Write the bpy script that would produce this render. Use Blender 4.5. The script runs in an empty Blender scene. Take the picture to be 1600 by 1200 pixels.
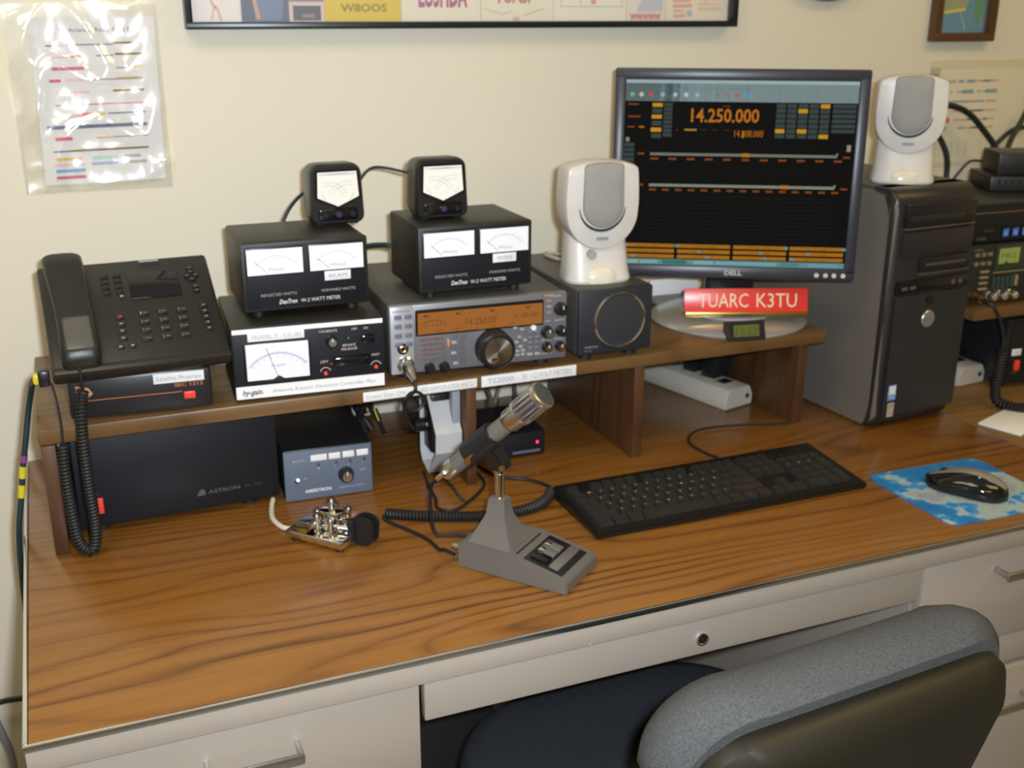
import bpy, bmesh, math, random
from mathutils import Vector, Matrix
PI = math.pi
random.seed(7)
scene = bpy.context.scene
COL = scene.collection

# ------------------------------------------------------------------ camera
cam_d = bpy.data.cameras.new('camera')
cam = bpy.data.objects.new('camera', cam_d); COL.objects.link(cam)
CAM = Vector((.0948, -1.0217, .6946))
YAW, PITCH, ROLL = .3939, -.3328, .0038
F = Vector((math.sin(YAW)*math.cos(PITCH), math.cos(YAW)*math.cos(PITCH), math.sin(PITCH)))
R = Vector((math.cos(YAW), -math.sin(YAW), 0)); U = R.cross(F)
R2 = R*math.cos(ROLL)+U*math.sin(ROLL); U2 = -R*math.sin(ROLL)+U*math.cos(ROLL)
m3 = Matrix((R2, U2, -F)).transposed()
cam.matrix_world = Matrix.Translation(CAM) @ m3.to_4x4()
cam_d.sensor_fit = 'HORIZONTAL'; cam_d.sensor_width = 36; cam_d.lens = 36*1720.3/1600
cam_d.clip_start = .02; cam_d.clip_end = 30
cam_d.dof.use_dof = True; cam_d.dof.focus_distance = 1.05; cam_d.dof.aperture_fstop = 8
scene.camera = cam

# ------------------------------------------------------------------ view, world, lights
scene.view_settings.view_transform = 'Standard'
scene.view_settings.look = 'None'
scene.view_settings.exposure = 0.13
scene.view_settings.gamma = 1.0
scene.view_settings.use_curve_mapping = False
w = bpy.data.worlds.new('world'); scene.world = w; w.use_nodes = True
w.node_tree.nodes['Background'].inputs[0].default_value = (1, .82, .55, 1)
w.node_tree.nodes['Background'].inputs[1].default_value = .05

def area(name, loc, size, sy, power, color, target=None, spread=PI):
    l = bpy.data.lights.new(name, 'AREA'); l.shape = 'RECTANGLE'; l.size = size; l.size_y = sy
    l.energy = power; l.color = color; l.spread = spread
    o = bpy.data.objects.new(name, l); COL.objects.link(o); o.location = loc
    d = (Vector(target)-Vector(loc)) if target else Vector((0, 0, -1))
    o.rotation_euler = d.to_track_quat('-Z', 'Y').to_euler()
    return o
area('ceiling_lamp_left', (-.35, -.35, 1.84), 1.2, .6, 12.5, (1, .88, .66))
area('ceiling_lamp_right', (2.1, -.6, 1.84), 1.2, .6, 11, (1, .70, .22))
area('ceiling_lamp_rear', (.4, -2.2, 1.84), 1.2, .6, 10, (1, .82, .52))
# the camera's own flash, just above and to the right of the lens
fl = area('camera_flash', CAM+R2*.05+U2*.035-F*.01, .04, .025, 24.0, (.80, .89, 1.0))
fl.rotation_euler = (Matrix((R2, U2, -F)).transposed()).to_euler()

# ------------------------------------------------------------------ materials
MATS = {}
def nd(nt, t, **kw):
    n = nt.nodes.new(t)
    for k, v in kw.items(): setattr(n, k, v)
    return n
def mat(name, col, rough=.5, metal=0, var=.10, nscale=40, bump=0, bscale=300, spec=.5, trans=0, alpha=1, coat=0, emit=0, aniso=None):
    if name in MATS: return MATS[name]
    m = bpy.data.materials.new(name); m.use_nodes = True; nt = m.node_tree
    b = nt.nodes['Principled BSDF']; L = nt.links
    tc = nd(nt, 'ShaderNodeTexCoord')
    nz = nd(nt, 'ShaderNodeTexNoise'); nz.inputs['Scale'].default_value = nscale; nz.inputs['Detail'].default_value = 4
    L.new(tc.outputs['Object'], nz.inputs['Vector'])
    mx = nd(nt, 'ShaderNodeMix', data_type='RGBA')
    c = Vector(col[:3])
    mx.inputs[6].default_value = (*[max(0, x*(1-var)) for x in c], 1)
    mx.inputs[7].default_value = (*[min(1, x*(1+var)) for x in c], 1)
    L.new(nz.outputs['Fac'], mx.inputs[0]); L.new(mx.outputs[2], b.inputs['Base Color'])
    b.inputs['Roughness'].default_value = rough; b.inputs['Metallic'].default_value = metal
    b.inputs['Specular IOR Level'].default_value = spec
    b.inputs['Transmission Weight'].default_value = trans
    b.inputs['Coat Weight'].default_value = coat; b.inputs['Coat Roughness'].default_value = .08
    if alpha < 1: b.inputs['Alpha'].default_value = alpha
    if emit:
        b.inputs['Emission Color'].default_value = (*c, 1); b.inputs['Emission Strength'].default_value = emit
    if bump:
        n2 = nd(nt, 'ShaderNodeTexNoise'); n2.inputs['Scale'].default_value = bscale; n2.inputs['Detail'].default_value = 3
        L.new(tc.outputs['Object'], n2.inputs['Vector'])
        bp = nd(nt, 'ShaderNodeBump'); bp.inputs['Strength'].default_value = bump; bp.inputs['Distance'].default_value = .001
        L.new(n2.outputs['Fac'], bp.inputs['Height']); L.new(bp.outputs['Normal'], b.inputs['Normal'])
    MATS[name] = m
    return m
def wood(name, base, dark, light, rough=.35, sy=42, streak=1.0, seed=0., coat=.0, axis='x'):
    m = bpy.data.materials.new(name); m.use_nodes = True; nt = m.node_tree; L = nt.links
    b = nt.nodes['Principled BSDF']
    tc = nd(nt, 'ShaderNodeTexCoord'); sp = nd(nt, 'ShaderNodeSeparateXYZ'); L.new(tc.outputs['Object'], sp.inputs[0])
    def comb(sx, syy, off):
        mp = nd(nt, 'ShaderNodeMapping'); mp.inputs['Scale'].default_value = (sx, syy, sx if axis == 'x' else 1); mp.inputs['Location'].default_value = (off, off*1.7, off*.3)
        L.new(tc.outputs['Object'], mp.inputs['Vector']); return mp
    def noise(mp, sc, det=3):
        n = nd(nt, 'ShaderNodeTexNoise'); n.inputs['Scale'].default_value = sc; n.inputs['Detail'].default_value = det
        L.new(mp.outputs[0], n.inputs['Vector']); return n
    def math_(op, a, b_=None, c=None):
        n = nd(nt, 'ShaderNodeMath', operation=op)
        for i, v in enumerate((a, b_, c)):
            if v is None: continue
            if isinstance(v, (int, float)): n.inputs[i].default_value = v
            else: L.new(v, n.inputs[i])
        return n.outputs[0]
    n1 = noise(comb(.50, 2.3, seed+1.3), 1.7, 2.5)
    n4 = noise(comb(.9, 7.0, seed+7.7), 1.5, 2)
    n2 = noise(comb(1.4, 48, seed+4.1), 2.0, 3)
    n3 = noise(comb(3, 260, seed), 2.0, 3)
    yy = sp.outputs['Y']
    t = math_('ADD', math_('MULTIPLY', yy, float(sy)), math_('MULTIPLY', n1.outputs['Fac'], 15.0))
    t = math_('ADD', t, math_('MULTIPLY', n2.outputs['Fac'], .35))
    fr = math_('FRACT', t)
    line = math_('POWER', math_('SUBTRACT', 1.0, math_('ABSOLUTE', math_('SUBTRACT', math_('MULTIPLY', fr, 2.0), 1.0))), 3.0)
    f2 = math_('MULTIPLY', math_('SUBTRACT', n2.outputs['Fac'], .35), 1.6)
    fac = math_('ADD', math_('MULTIPLY', math_('MULTIPLY', line, .62*streak), math_('MULTIPLY', math_('SUBTRACT', n4.outputs['Fac'], .25), 2.6)), math_('MULTIPLY', f2, .35*streak))
    fac = math_('ADD', fac, math_('MULTIPLY', math_('SUBTRACT', n3.outputs['Fac'], .5), .5*streak))
    cl = nd(nt, 'ShaderNodeClamp'); L.new(fac, cl.inputs[0])
    cr = nd(nt, 'ShaderNodeValToRGB'); L.new(cl.outputs[0], cr.inputs[0])
    e = cr.color_ramp.elements; e[0].color = (*light, 1); e[1].color = (*dark, 1); e[1].position = .9
    k = cr.color_ramp.elements.new(.35); k.color = (*base, 1)
    L.new(cr.outputs[0], b.inputs['Base Color'])
    b.inputs['Roughness'].default_value = rough; b.inputs['Coat Weight'].default_value = coat; b.inputs['Coat Roughness'].default_value = .15
    bp = nd(nt, 'ShaderNodeBump'); bp.inputs['Strength'].default_value = .12; bp.inputs['Distance'].default_value = .0006
    L.new(n3.outputs['Fac'], bp.inputs['Height']); L.new(bp.outputs['Normal'], b.inputs['Normal'])
    return m
def ink(name, emit=0., rough=.5, spec=.3):
    m = bpy.data.materials.new(name); m.use_nodes = True; nt = m.node_tree; L = nt.links
    b = nt.nodes['Principled BSDF']; a = nd(nt, 'ShaderNodeAttribute', attribute_name='Col')
    L.new(a.outputs['Color'], b.inputs['Base Color']); b.inputs['Roughness'].default_value = rough; b.inputs['Specular IOR Level'].default_value = spec
    if emit:
        b.inputs['Base Color'].default_value = (.003, .003, .003, 1)
        L.remove(b.inputs['Base Color'].links[0])
        L.new(a.outputs['Color'], b.inputs['Emission Color']); b.inputs['Emission Strength'].default_value = emit
    return m
INK = ink('printed_ink'); GLOW = ink('lit_display', .62, .6, .02); DIMGLOW = ink('dim_lit_display', .45, .4, .15)

black = mat('black_crackle_paint', (.014, .012, .009), .45, bump=.35, bscale=900)
black2 = mat('black_satin_metal', (.014, .014, .016), .38)
blackp = mat('black_plastic', (.012, .012, .013), .33, bump=.1, bscale=500)
blackg = mat('gloss_black_plastic', (.006, .006, .007), .08, spec=.6)
phonem = mat('charcoal_phone_plastic', (.015, .014, .011), .38, bump=.12, bscale=900)
rubber = mat('black_rubber', (.01, .01, .01), .55)
panelm = mat('blue_black_panel', (.008, .009, .013), .5, spec=.35)
whitep = mat('warm_white_plastic', (.62, .58, .53), .35)
greyg = mat('grey_speaker_mesh', (.30, .29, .27), .6, bump=.6, bscale=1500)
chrome = mat('chrome', (.85, .85, .86), .08, 1, var=.02)
alu = mat('brushed_aluminium', (.62, .62, .60), .28, 1, var=.08, nscale=120)
gold = mat('brass_yellow_metal', (.55, .40, .12), .3, 1)
beige = mat('beige_painted_steel', (.36, .305, .25), .42, var=.03, nscale=6, bump=.05)
beiged = mat('beige_plastic', (.50, .46, .38), .45)
greyp = mat('light_grey_enamel', (.50, .50, .50), .25)
paper = mat('white_paper', (.80, .79, .77), .6, var=.02)
redp = mat('red_switch_plastic', (.65, .05, .03), .35, emit=.15)
wallm = mat('cream_wall_paint', (.77, .71, .56), .6, var=.025, nscale=3, bump=.15, bscale=250)
floorm = mat('grey_floor_tile', (.20, .19, .17), .4, nscale=8)
deskwood = wood('oak_laminate', (.190, .073, .0125), (.062, .021, .005), (.250, .104, .019), rough=.27, sy=34, seed=2.2, coat=.12)
deskwood2 = wood('brown_laminate', (.18, .095, .028), (.08, .04, .012), (.23, .13, .042), rough=.4, sy=22, seed=9, streak=.7)
shelfwood = wood('stained_shelf_board', (.120, .062, .020), (.030, .015, .006), (.165, .088, .030), rough=.38, sy=22, seed=5)
endwood = wood('stained_panel', (.068, .028, .011), (.020, .009, .005), (.098, .043, .016), rough=.42, sy=15, seed=12)

def set_prop(o, label=None, cat=None, group=None, kind=None):
    if label: o['label'] = label
    if cat: o['category'] = cat
    if group: o['group'] = group
    if kind: o['kind'] = kind

# ------------------------------------------------------------------ mesh building
I4 = Matrix.Identity(4)
def T(x, y, z): return Matrix.Translation((x, y, z))
def Rx(a): return Matrix.Rotation(a, 4, 'X')
def Ry(a): return Matrix.Rotation(a, 4, 'Y')
def Rz(a): return Matrix.Rotation(a, 4, 'Z')
def align(d):
    return Vector(d).to_track_quat('Z', 'Y').to_matrix().to_4x4()
class MB:
    def __init__(s): s.bm = bmesh.new()
    def _m(s, verts, M):
        if M is not None: bmesh.ops.transform(s.bm, matrix=M, verts=verts)
    def box(s, x0, y0, z0, x1, y1, z1, bev=0, M=None, seg=2):
        r = bmesh.ops.create_cube(s.bm, size=1)
        vs = r['verts']
        bmesh.ops.transform(s.bm, matrix=T((x0+x1)/2, (y0+y1)/2, (z0+z1)/2) @ Matrix.Diagonal((x1-x0, y1-y0, z1-z0, 1)), verts=vs)
        if bev:
            es = list({e for v in vs for e in v.link_edges})
            b = bmesh.ops.bevel(s.bm, geom=es, offset=bev, segments=seg, affect='EDGES', profile=.5)
            vs = list({v for f in b['faces'] for v in f.verts} | {v for v in vs if v.is_valid})
        s._m(vs, M); return s
    def cone(s, p0, p1, r0, r1, seg=24, cap=True, M=None):
        p0 = Vector(p0); p1 = Vector(p1); d = p1-p0
        r = bmesh.ops.create_cone(s.bm, cap_ends=cap, cap_tris=False, segments=seg, radius1=r0, radius2=r1, depth=d.length)
        s._m(r['verts'], T(*((p0+p1)/2)) @ align(d)); s._m(r['verts'], M); return s
    def cyl(s, p0, p1, r, seg=24, M=None): return s.cone(p0, p1, r, r, seg, True, M)
    def ball(s, c, r, sx=1, sy=1, sz=1, M=None, seg=16):
        q = bmesh.ops.create_uvsphere(s.bm, u_segments=seg, v_segments=seg//2, radius=r)
        bmesh.ops.transform(s.bm, matrix=T(*c) @ Matrix.Diagonal((sx, sy, sz, 1)), verts=q['verts']); s._m(q['verts'], M); return s
    def loft(s, rings, cap=True, M=None, closed=False):
        vs = [[s.bm.verts.new(p) for p in r] for r in rings]; n = len(rings[0])
        k = len(vs) if closed else len(vs)-1
        for i in range(k):
            a, b = vs[i], vs[(i+1) % len(vs)]
            for j in range(n):
                s.bm.faces.new((a[j], a[(j+1) % n], b[(j+1) % n], b[j]))
        if cap and not closed:
            s.bm.faces.new(vs[0][::-1]); s.bm.faces.new(vs[-1])
        s._m([v for r in vs for v in r], M); return s
    def lathe(s, prof, seg=32, M=None):      # profile of (r, z), about z
        rings = [[(r*math.cos(2*PI*j/seg), r*math.sin(2*PI*j/seg), z) for j in range(seg)] for r, z in prof]
        return s.loft(rings, True, M)
    def ring(s, R_, r, seg=40, M=None, sz=1):
        rings = [[((R_+r*math.cos(2*PI*j/8))*math.cos(2*PI*i/seg), (R_+r*math.cos(2*PI*j/8))*math.sin(2*PI*i/seg), sz*r*math.sin(2*PI*j/8)) for j in range(8)] for i in range(seg)]
        return s.loft(rings, False, M, closed=True)
    def prism(s, poly, y0, y1, M=None):      # polygon in x,z extruded along y
        return s.loft([[(x, y0, z) for x, z in poly], [(x, y1, z) for x, z in poly]], True, M)
    def tube(s, pts, r, seg=8, M=None, cap=True):
        pts = [Vector(p) for p in pts]; rings = []
        t = (pts[1]-pts[0]).normalized(); n = t.orthogonal().normalized()
        for i, p in enumerate(pts):
            t = (pts[min(i+1, len(pts)-1)]-pts[max(i-1, 0)]).normalized()
            n = (n-t*n.dot(t)); n = n.normalized() if n.length > 1e-6 else t.orthogonal().normalized()
            b = t.cross(n); rr = r(i/(len(pts)-1)) if callable(r) else r
            rings.append([p+n*rr*math.cos(2*PI*k/seg)+b*rr*math.sin(2*PI*k/seg) for k in range(seg)])
        return s.loft(rings, cap, M)
    def build(s, name, m, parent=None, smooth=35, **kw):
        bm = s.bm; bmesh.ops.remove_doubles(bm, verts=bm.verts, dist=1e-7)
        bmesh.ops.recalc_face_normals(bm, faces=bm.faces)
        me = bpy.data.meshes.new(name)
        if smooth:
            for f in bm.faces: f.smooth = True
            ca = math.radians(smooth)
            for e in bm.edges:
                if len(e.link_faces) == 2 and e.calc_face_angle(0) > ca: e.smooth = False
        bm.to_mesh(me); bm.free()
        me.materials.append(m)
        o = bpy.data.objects.new(name, me); COL.objects.link(o)
        if parent is not None: o.parent = parent
        set_prop(o, **kw); return o
def spline(pts, n=8):
    P = [Vector(p) for p in pts]; P = [2*P[0]-P[1]]+P+[2*P[-1]-P[-2]]; out = []
    for i in range(1, len(P)-2):
        for k in range(n):
            t = k/n; a, b, c, d = P[i-1:i+3]
            out.append(.5*((2*b)+(c-a)*t+(2*a-5*b+4*c-d)*t*t+(3*b-a-3*c+d)*t**3))
    out.append(P[-2]); return out
def coil(pts, R_, r, pitch, n=10, seg=6, per=10):
    """a helical cord along a spline"""
    S = spline(pts, n); L = [0]
    for a, b in zip(S, S[1:]): L.append(L[-1]+(b-a).length)
    tot = L[-1]; N = int(tot/pitch*per); out = []; j = 0
    nrm = (S[1]-S[0]).orthogonal().normalized()
    for i in range(N+1):
        d = tot*i/N
        while j < len(L)-2 and L[j+1] < d: j += 1
        t = (d-L[j])/max(1e-9, L[j+1]-L[j]); p = S[j].lerp(S[j+1], t); tg = (S[j+1]-S[j]).normalized()
        nrm = (nrm-tg*nrm.dot(tg)).normalized(); b = tg.cross(nrm); a = 2*PI*i/per
        out.append(p+nrm*R_*math.cos(a)+b*R_*math.sin(a))
    m = MB(); m.tube(out, r, seg); return m
def empty(name, loc, rz=0, **kw):
    o = bpy.data.objects.new(name, None); COL.objects.link(o); o.location = loc; o.rotation_euler = (0, 0, rz)
    o.empty_display_size = .02; set_prop(o, **kw); return o

# flat print: rectangles, lines, discs and lettering collected in one mesh with a colour per face
FONTC = {}
def glyphs(txt, shear=0., bold=0.):
    k = (txt, shear, bold)
    if k in FONTC: return FONTC[k]
    c = bpy.data.curves.new('t', 'FONT'); c.body = txt; c.size = 1; c.shear = shear; c.offset = bold; c.resolution_u = 2
    o = bpy.data.objects.new('t', c); COL.objects.link(o)
    me = bpy.data.meshes.new_from_object(o.evaluated_get(bpy.context.evaluated_depsgraph_get()))
    bpy.data.objects.remove(o); 
    vs = [v.co.copy() for v in me.vertices]; fs = [list(p.vertices) for p in me.polygons]
    bpy.data.meshes.remove(me); FONTC[k] = (vs, fs); return FONTC[k]
class Print:
    def __init__(s, M=I4, lift=.00035): s.v = []; s.f = []; s.c = []; s.M = M; s.l = lift; s.step = lift
    def layer(s, k=1): s.l += s.step*k; return s
    def _add(s, vs, fs, col):
        n = len(s.v); s.v += [s.M @ Vector((x, -s.l, z)) for x, z in vs]
        for f in fs: s.f.append([n+i for i in f]); s.c.append(col)
    def rect(s, x0, z0, x1, z1, col): s._add([(x0, z0), (x1, z0), (x1, z1), (x0, z1)], [(0, 1, 2, 3)], col); return s
    def poly(s, pts, col): s._add(pts, [tuple(range(len(pts)))], col); return s
    def disc(s, x, z, r, col, n=20, sz=1):
        return s.poly([(x+r*math.cos(2*PI*i/n), z+sz*r*math.sin(2*PI*i/n)) for i in range(n)], col)
    def line(s, pts, w, col):
        for (a, b), (c, d) in zip(pts, pts[1:]):
            L = math.hypot(c-a, d-b) or 1; nx, nz = -(d-b)/L*w/2, (c-a)/L*w/2
            s._add([(a-nx, b-nz), (c-nx, d-nz), (c+nx, d+nz), (a+nx, b+nz)], [(0, 1, 2, 3)], col)
        return s
    def arc(s, x, z, r, a0, a1, w, col, n=14):
        return s.line([(x+r*math.cos(a0+(a1-a0)*i/n), z+r*math.sin(a0+(a1-a0)*i/n)) for i in range(n+1)], w, col)
    def text(s, t, x0, z0, x1, h, col, shear=0., bold=0., fit=True):
        """lettering from x0 to x1 (stretched to fit), cap height h, base line z0"""
        vs, fs = glyphs(t, shear, bold)
        if not vs: return s
        a = min(v.x for v in vs); b = max(v.x for v in vs); hh = .70
        k = h/hh; kx = (x1-x0)/(b-a) if fit else k
        s._add([(x0+(v.x-a)*kx, z0+v.y*k) for v in vs], fs, col); return s
    def build(s, name, m, parent, **kw):
        me = bpy.data.meshes.new(name); me.from_pydata([tuple(v) for v in s.v], [], s.f)
        at = me.color_attributes.new('Col', 'FLOAT_COLOR', 'CORNER'); i = 0
        for f, c in zip(s.f, s.c):
            for _ in f: at.data[i].color = (*c, 1); i += 1
        me.materials.append(m); o = bpy.data.objects.new(name, me); COL.objects.link(o); o.parent = parent
        set_prop(o, **kw); return o
W = (.82, .81, .79); WH = (.86, .86, .88); K = (.02, .02, .025); GR = (.33, .32, .30)

# ------------------------------------------------------------------ the room
def struct(name, x0, y0, z0, x1, y1, z1, m):
    o = MB().box(x0, y0, z0, x1, y1, z1).build(name, m); o['kind'] = 'structure'; return o
FZ = -.74
struct('floor', -1.8, -3.2, FZ-.1, 4.0, .80, FZ, floorm)
struct('wall_back', -1.8, .80, FZ-.1, 4.0, .92, 1.9, wallm)
struct('wall_left', -1.92, -3.2, FZ-.1, -1.8, .92, 1.9, wallm)
struct('wall_right', 4.0, -3.2, FZ-.1, 4.12, .92, 1.9, wallm)
struct('wall_front', -1.92, -3.32, FZ-.1, 4.12, -3.2, 1.9, wallm)
ceilm = mat('white_ceiling', (.7, .68, .62), .8)
struct('ceiling', -1.92, -3.32, 1.9, 4.12, .92, 2.0, ceilm)
bbm = mat('dark_cove_base', (.05, .045, .04), .5)
struct('baseboard_back', -1.8, .792, FZ, 4.0, .80, FZ+.10, bbm)

# ------------------------------------------------------------------ the steel desk
DW, DD = 1.532, .775
desk = empty('steel_desk', (0, 0, FZ), label='long beige steel office desk with orange-brown wood-grain laminate top', cat='desk')
dz = -FZ
def L(o, par): o.parent = par; return o
MB().box(.004, .004, dz-.006, DW-.001, DD, dz, .0015).build('desktop', deskwood, desk)
MB().box(.0, .0, dz-.0335, DW-.001, .004, dz-.0075, .001).box(.0, .004, dz-.0335, .004, DD, dz-.0075).box(.004, .004, dz-.0335, DW-.001, DD, dz-.0065).build('apron', beige, desk)
MB().box(-.0015, -.0015, dz-.0072, DW-.001, .0036, dz+.0008, .0012).box(-.0015, .004, dz-.0072, .0036, DD, dz+.0008, .0012).build('edge_trim', mat('bright_trim_metal', (.75, .76, .78), .22, 1, var=.02), desk, label='bright metal edge strip')
MB().box(.027, .030, .02, .413, .74, dz-.034).build('left_pedestal', beige, desk)
MB().box(1.143, .030, .02, 1.505, .74, dz-.034).build('right_pedestal', beige, desk)
MB().box(.415, .64, .12, 1.141, .65, dz-.034).build('modesty_panel', beige, desk)
for x in (.04, .37, 1.16, 1.46):
    for y in (.05, .70): MB().cyl((x+.02, y, .0), (x+.02, y, .021), .018, 12).build('foot', blackp, desk)
def pull(par, x0, x1, z):
    pts = [(x0+.004, .012, z), (x0+.004, -.004, z), (x0+.010, -.012, z-.004)]
    pts2 = [(x1-.004, .012, z), (x1-.004, -.004, z), (x1-.010, -.012, z-.004)]
    m = MB()
    for s_, q in ((x0, 1), (x1, -1)):
        m.box(min(s_, s_+q*.005), -.014, z-.004, max(s_, s_+q*.005), .0125, z+.004, .001)
    m.box(x0, -.019, z-.007, x1, -.013, z+.006, .0022)
    return m.build('handle', alu, par)
def drawer(x0, x1, z0, z1, name='drawer', h=None, y0=.012):
    d = MB().box(x0, y0, z0, x1, .031, z1, .0025).box(x0+.02, .031, z0+.01, x1-.02, .6, z1-.02).build(name, beige, desk)
    if h: pull(d, *h)
    return d
drawer(.028, .4115, dz-.165, dz-.0375, h=(.168, .2715, dz-.079))
drawer(.028, .4115, dz-.34, dz-.172, h=(.168, .2715, dz-.21))
drawer(.028, .4115, dz-.69, dz-.345, h=(.168, .2715, dz-.39))
cd = MB().box(.4170, .012, dz-.0925, 1.1395, .029, dz-.0385, .002).box(.44, .029, dz-.088, 1.12, .50, dz-.06).build('centre_drawer', beige, desk)
lk = MB().cyl((.787, .0122, dz-.069), (.787, .0085, dz-.069), .0088, 24).ring(.0075, .0015, 28, T(.787, .0085, dz-.069) @ Rx(PI/2)).build('lock', chrome, cd, label='small round chrome lock')
MB().box(.7862, .0078, dz-.073, .7878, .0084, dz-.065).build('keyhole', blackp, cd)
drawer(1.146, 1.502, dz-.188, dz-.0375, h=(1.274, 1.374, dz-.069))
MB().box(1.146, .016, dz-.243, 1.502, .031, dz-.193, .004).build('pull_out_board', beige, desk)
drawer(1.146, 1.502, dz-.69, dz-.249, h=(1.274, 1.374, dz-.30))
# thin bright lip along the bottom of the apron, scuffs
for x, z, l in ((.05, dz-.013, .010), (.31, dz-.052, .006), (.62, dz-.030, .004), (.96, dz-.018, .008)):
    P = Print(T(0, .0 if z > dz-.035 else .012, 0), .0002); P.poly([(x, z), (x+l, z+.002), (x+l*.5, z-.006)], (.36, .31, .27)); P.build('scuff_mark', INK, desk)

# second desk continuing to the right
d2 = empty('steel_desk', (DW+.001, 0, FZ), label='second steel desk with duller brown top at the right edge, under the small radios', cat='desk')
MB().box(.001, .004, dz-.0065, 1.50, DD, dz-.0005, .0015).build('desktop', deskwood2, d2)
MB().box(.001, .0, dz-.0335, 1.50, .004, dz-.0075).box(.001, .004, dz-.0335, 1.50, DD, dz-.007).build('apron', beige, d2)
MB().box(.03, .03, .02, .42, .74, dz-.034).build('left_pedestal', beige, d2)
MB().box(1.1, .03, .02, 1.48, .74, dz-.034).build('right_pedestal', beige, d2)
for x in (.06, .38, 1.13, 1.44):
    for y in (.05, .70): MB().cyl((x, y, .0), (x, y, .021), .018, 12).build('foot', blackp, d2)

# dark filler and wires in the kneehole, things on the floor
bx_ = empty('kneehole_dark_filler', (.47, .34, FZ), .05, label='black bin added to darken the kneehole under the desk, left of the chair seat', cat='bin')  # added black box, stands in for the dark of the shaded kneehole
MB().box(0, 0, .0, .17, .22, .40, .012).build('body', blackp, bx_)
MB().box(-.008, -.008, .40, .178, .228, .425, .006).build('rim', blackp, bx_)
for i, (pts, lab) in enumerate((([(.43, .25, -.15), (.50, .22, -.165), (.60, .20, -.15), (.72, .22, -.145)], 'upper thin grey wire hanging across the dark kneehole under the drawer'),
                                 ([(.43, .24, -.21), (.52, .21, -.185), (.62, .20, -.19), (.75, .22, -.17)], 'lower brown wire hanging across the dark kneehole beside the pedestal'))):
    o = MB().tube(spline(pts), .0025, 6).build('wire', mat('wire_grey', (.22, .17, .14), .5) if i == 0 else mat('wire_brown', (.20, .10, .06), .5)); set_prop(o, lab, 'wire')
fb = empty('floor_box', (-.36, .42, FZ), -.1, label='black box on the floor in the gap left of the desk', cat='box')
MB().box(0, 0, 0, .27, .25, .24, .015).build('body', blackp, fb)
MB().box(.02, -.004, .17, .25, .002, .21, .002).build('front_band', black2, fb)
o = MB().tube(spline([(-.19, .46, -.62), (-.155, .39, -.56), (-.13, .36, -.495), (-.145, .37, -.42), (-.2, .39, -.36)]), .006, 8).build('cable', mat('tan_cable', (.30, .20, .12), .5)); set_prop(o, 'tan cable rising from the floor box at the lower left corner', 'cable')
o = MB().tube(spline([(-.25, .74, -.47), (-.16, .76, -.44), (-.10, .77, -.425), (-.05, .765, -.424), (.02, .76, -.43)]), .005, 8).build('cable', blackp); set_prop(o, 'black cable running along the wall behind the left side of the desk', 'cable')
o = MB().tube(spline([(-.11, .70, -.36), (-.095, .71, -.44), (-.085, .71, -.50), (-.088, .70, -.58), (-.10, .69, -.739+.01)]), .006, 8).build('cable', mat('grey_cable', (.25, .25, .27), .5)); set_prop(o, 'grey cable hanging down the wall to the floor left of the desk', 'cable')

# ------------------------------------------------------------------ shelf on the desk
H = .1754; SB = .0205
sh = empty('desktop_shelf', (0, .42, .0005), label='long low stained-wood shelf standing on the desk and carrying the radios', cat='shelf')
MB().box(.036, .0, H-SB-.0005, 1.268, .34, H-.0005, .002).build('shelf_board', shelfwood, sh)
MB().box(.038, -.006, 0, .056, .335, H-SB-.0005, .001).build('side_panel', endwood, sh)
MB().box(1.242, .036, 0, 1.260, .335, H-SB-.0005, .001).build('side_panel', endwood, sh)
MB().box(.905, .002, 0, .922, .335, H-SB-.0005, .001).build('divider', endwood, sh)
MB().box(.622, .002, 0, .6375, .335, H-SB-.0005, .001).build('divider', endwood, sh)
for x0, x1, z0, t, h in ((.4648, .6376, .1570, (('Green Scan ON', .02, .36), ('RED SWITCH 2 FOR ANT 2', .50, .96)), .014), (.6448, .800, .1555, (('TS2000', .06, .33), ('30 : 12 VOLT METERS', .42, .95)), .0170)):
    l = MB().box(x0, -.0012, z0, x1, .0, z0+h, .0002).build('label_strip', paper, sh)
    P = Print(T(0, -.0012, 0), .0003)
    for s_, a, b in t: P.text(s_, x0+(x1-x0)*a, z0+h*.28, x0+(x1-x0)*b, h*.45, (.35, .38, .45))
    P.build('lettering', INK, l)

sh2 = empty('desktop_shelf', (1.60, .43, .0005), label='short orange-brown wooden shelf at the right edge, under the small radios', cat='shelf')
MB().box(0, 0, H-.022, .75, .33, H-.0005, .002).build('shelf_board', shelfwood, sh2)
MB().box(.002, .18, 0, .02, .33, H-.022).build('side_panel', endwood, sh2)
MB().box(.73, .01, 0, .748, .33, H-.022).build('side_panel', endwood, sh2)

# ------------------------------------------------------------------ office chair
ch = empty('office_chair', (.84, -.02, FZ), 0., label='grey fabric office chair with black plastic back pushed up to the desk', cat='chair')
fab = mat('grey_chair_fabric', (.088, .090, .090), .85, var=.65, nscale=400, bump=.9, bscale=900, spec=.2)
fabd = mat('dark_seat_fabric', (.034, .036, .042), .9, var=.35, nscale=420, bump=.6, bscale=900, spec=.15)
def rrect(w0, w1, z0, z1, r0, r1, n=8):
    """rounded trapezoid outline in x,z : bottom width w0, top width w1"""
    pts = []
    for cx, cz, r, a0 in ((w1/2-r1, z1-r1, r1, 0), (-w1/2+r1, z1-r1, r1, PI/2), (-w0/2+r0, z0+r0, r0, PI), (w0/2-r0, z0+r0, r0, 1.5*PI)):
        for i in range(n+1):
            a = a0+PI/2*i/n; pts.append((cx+r*math.cos(a), cz+r*math.sin(a)))
    return pts
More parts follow.
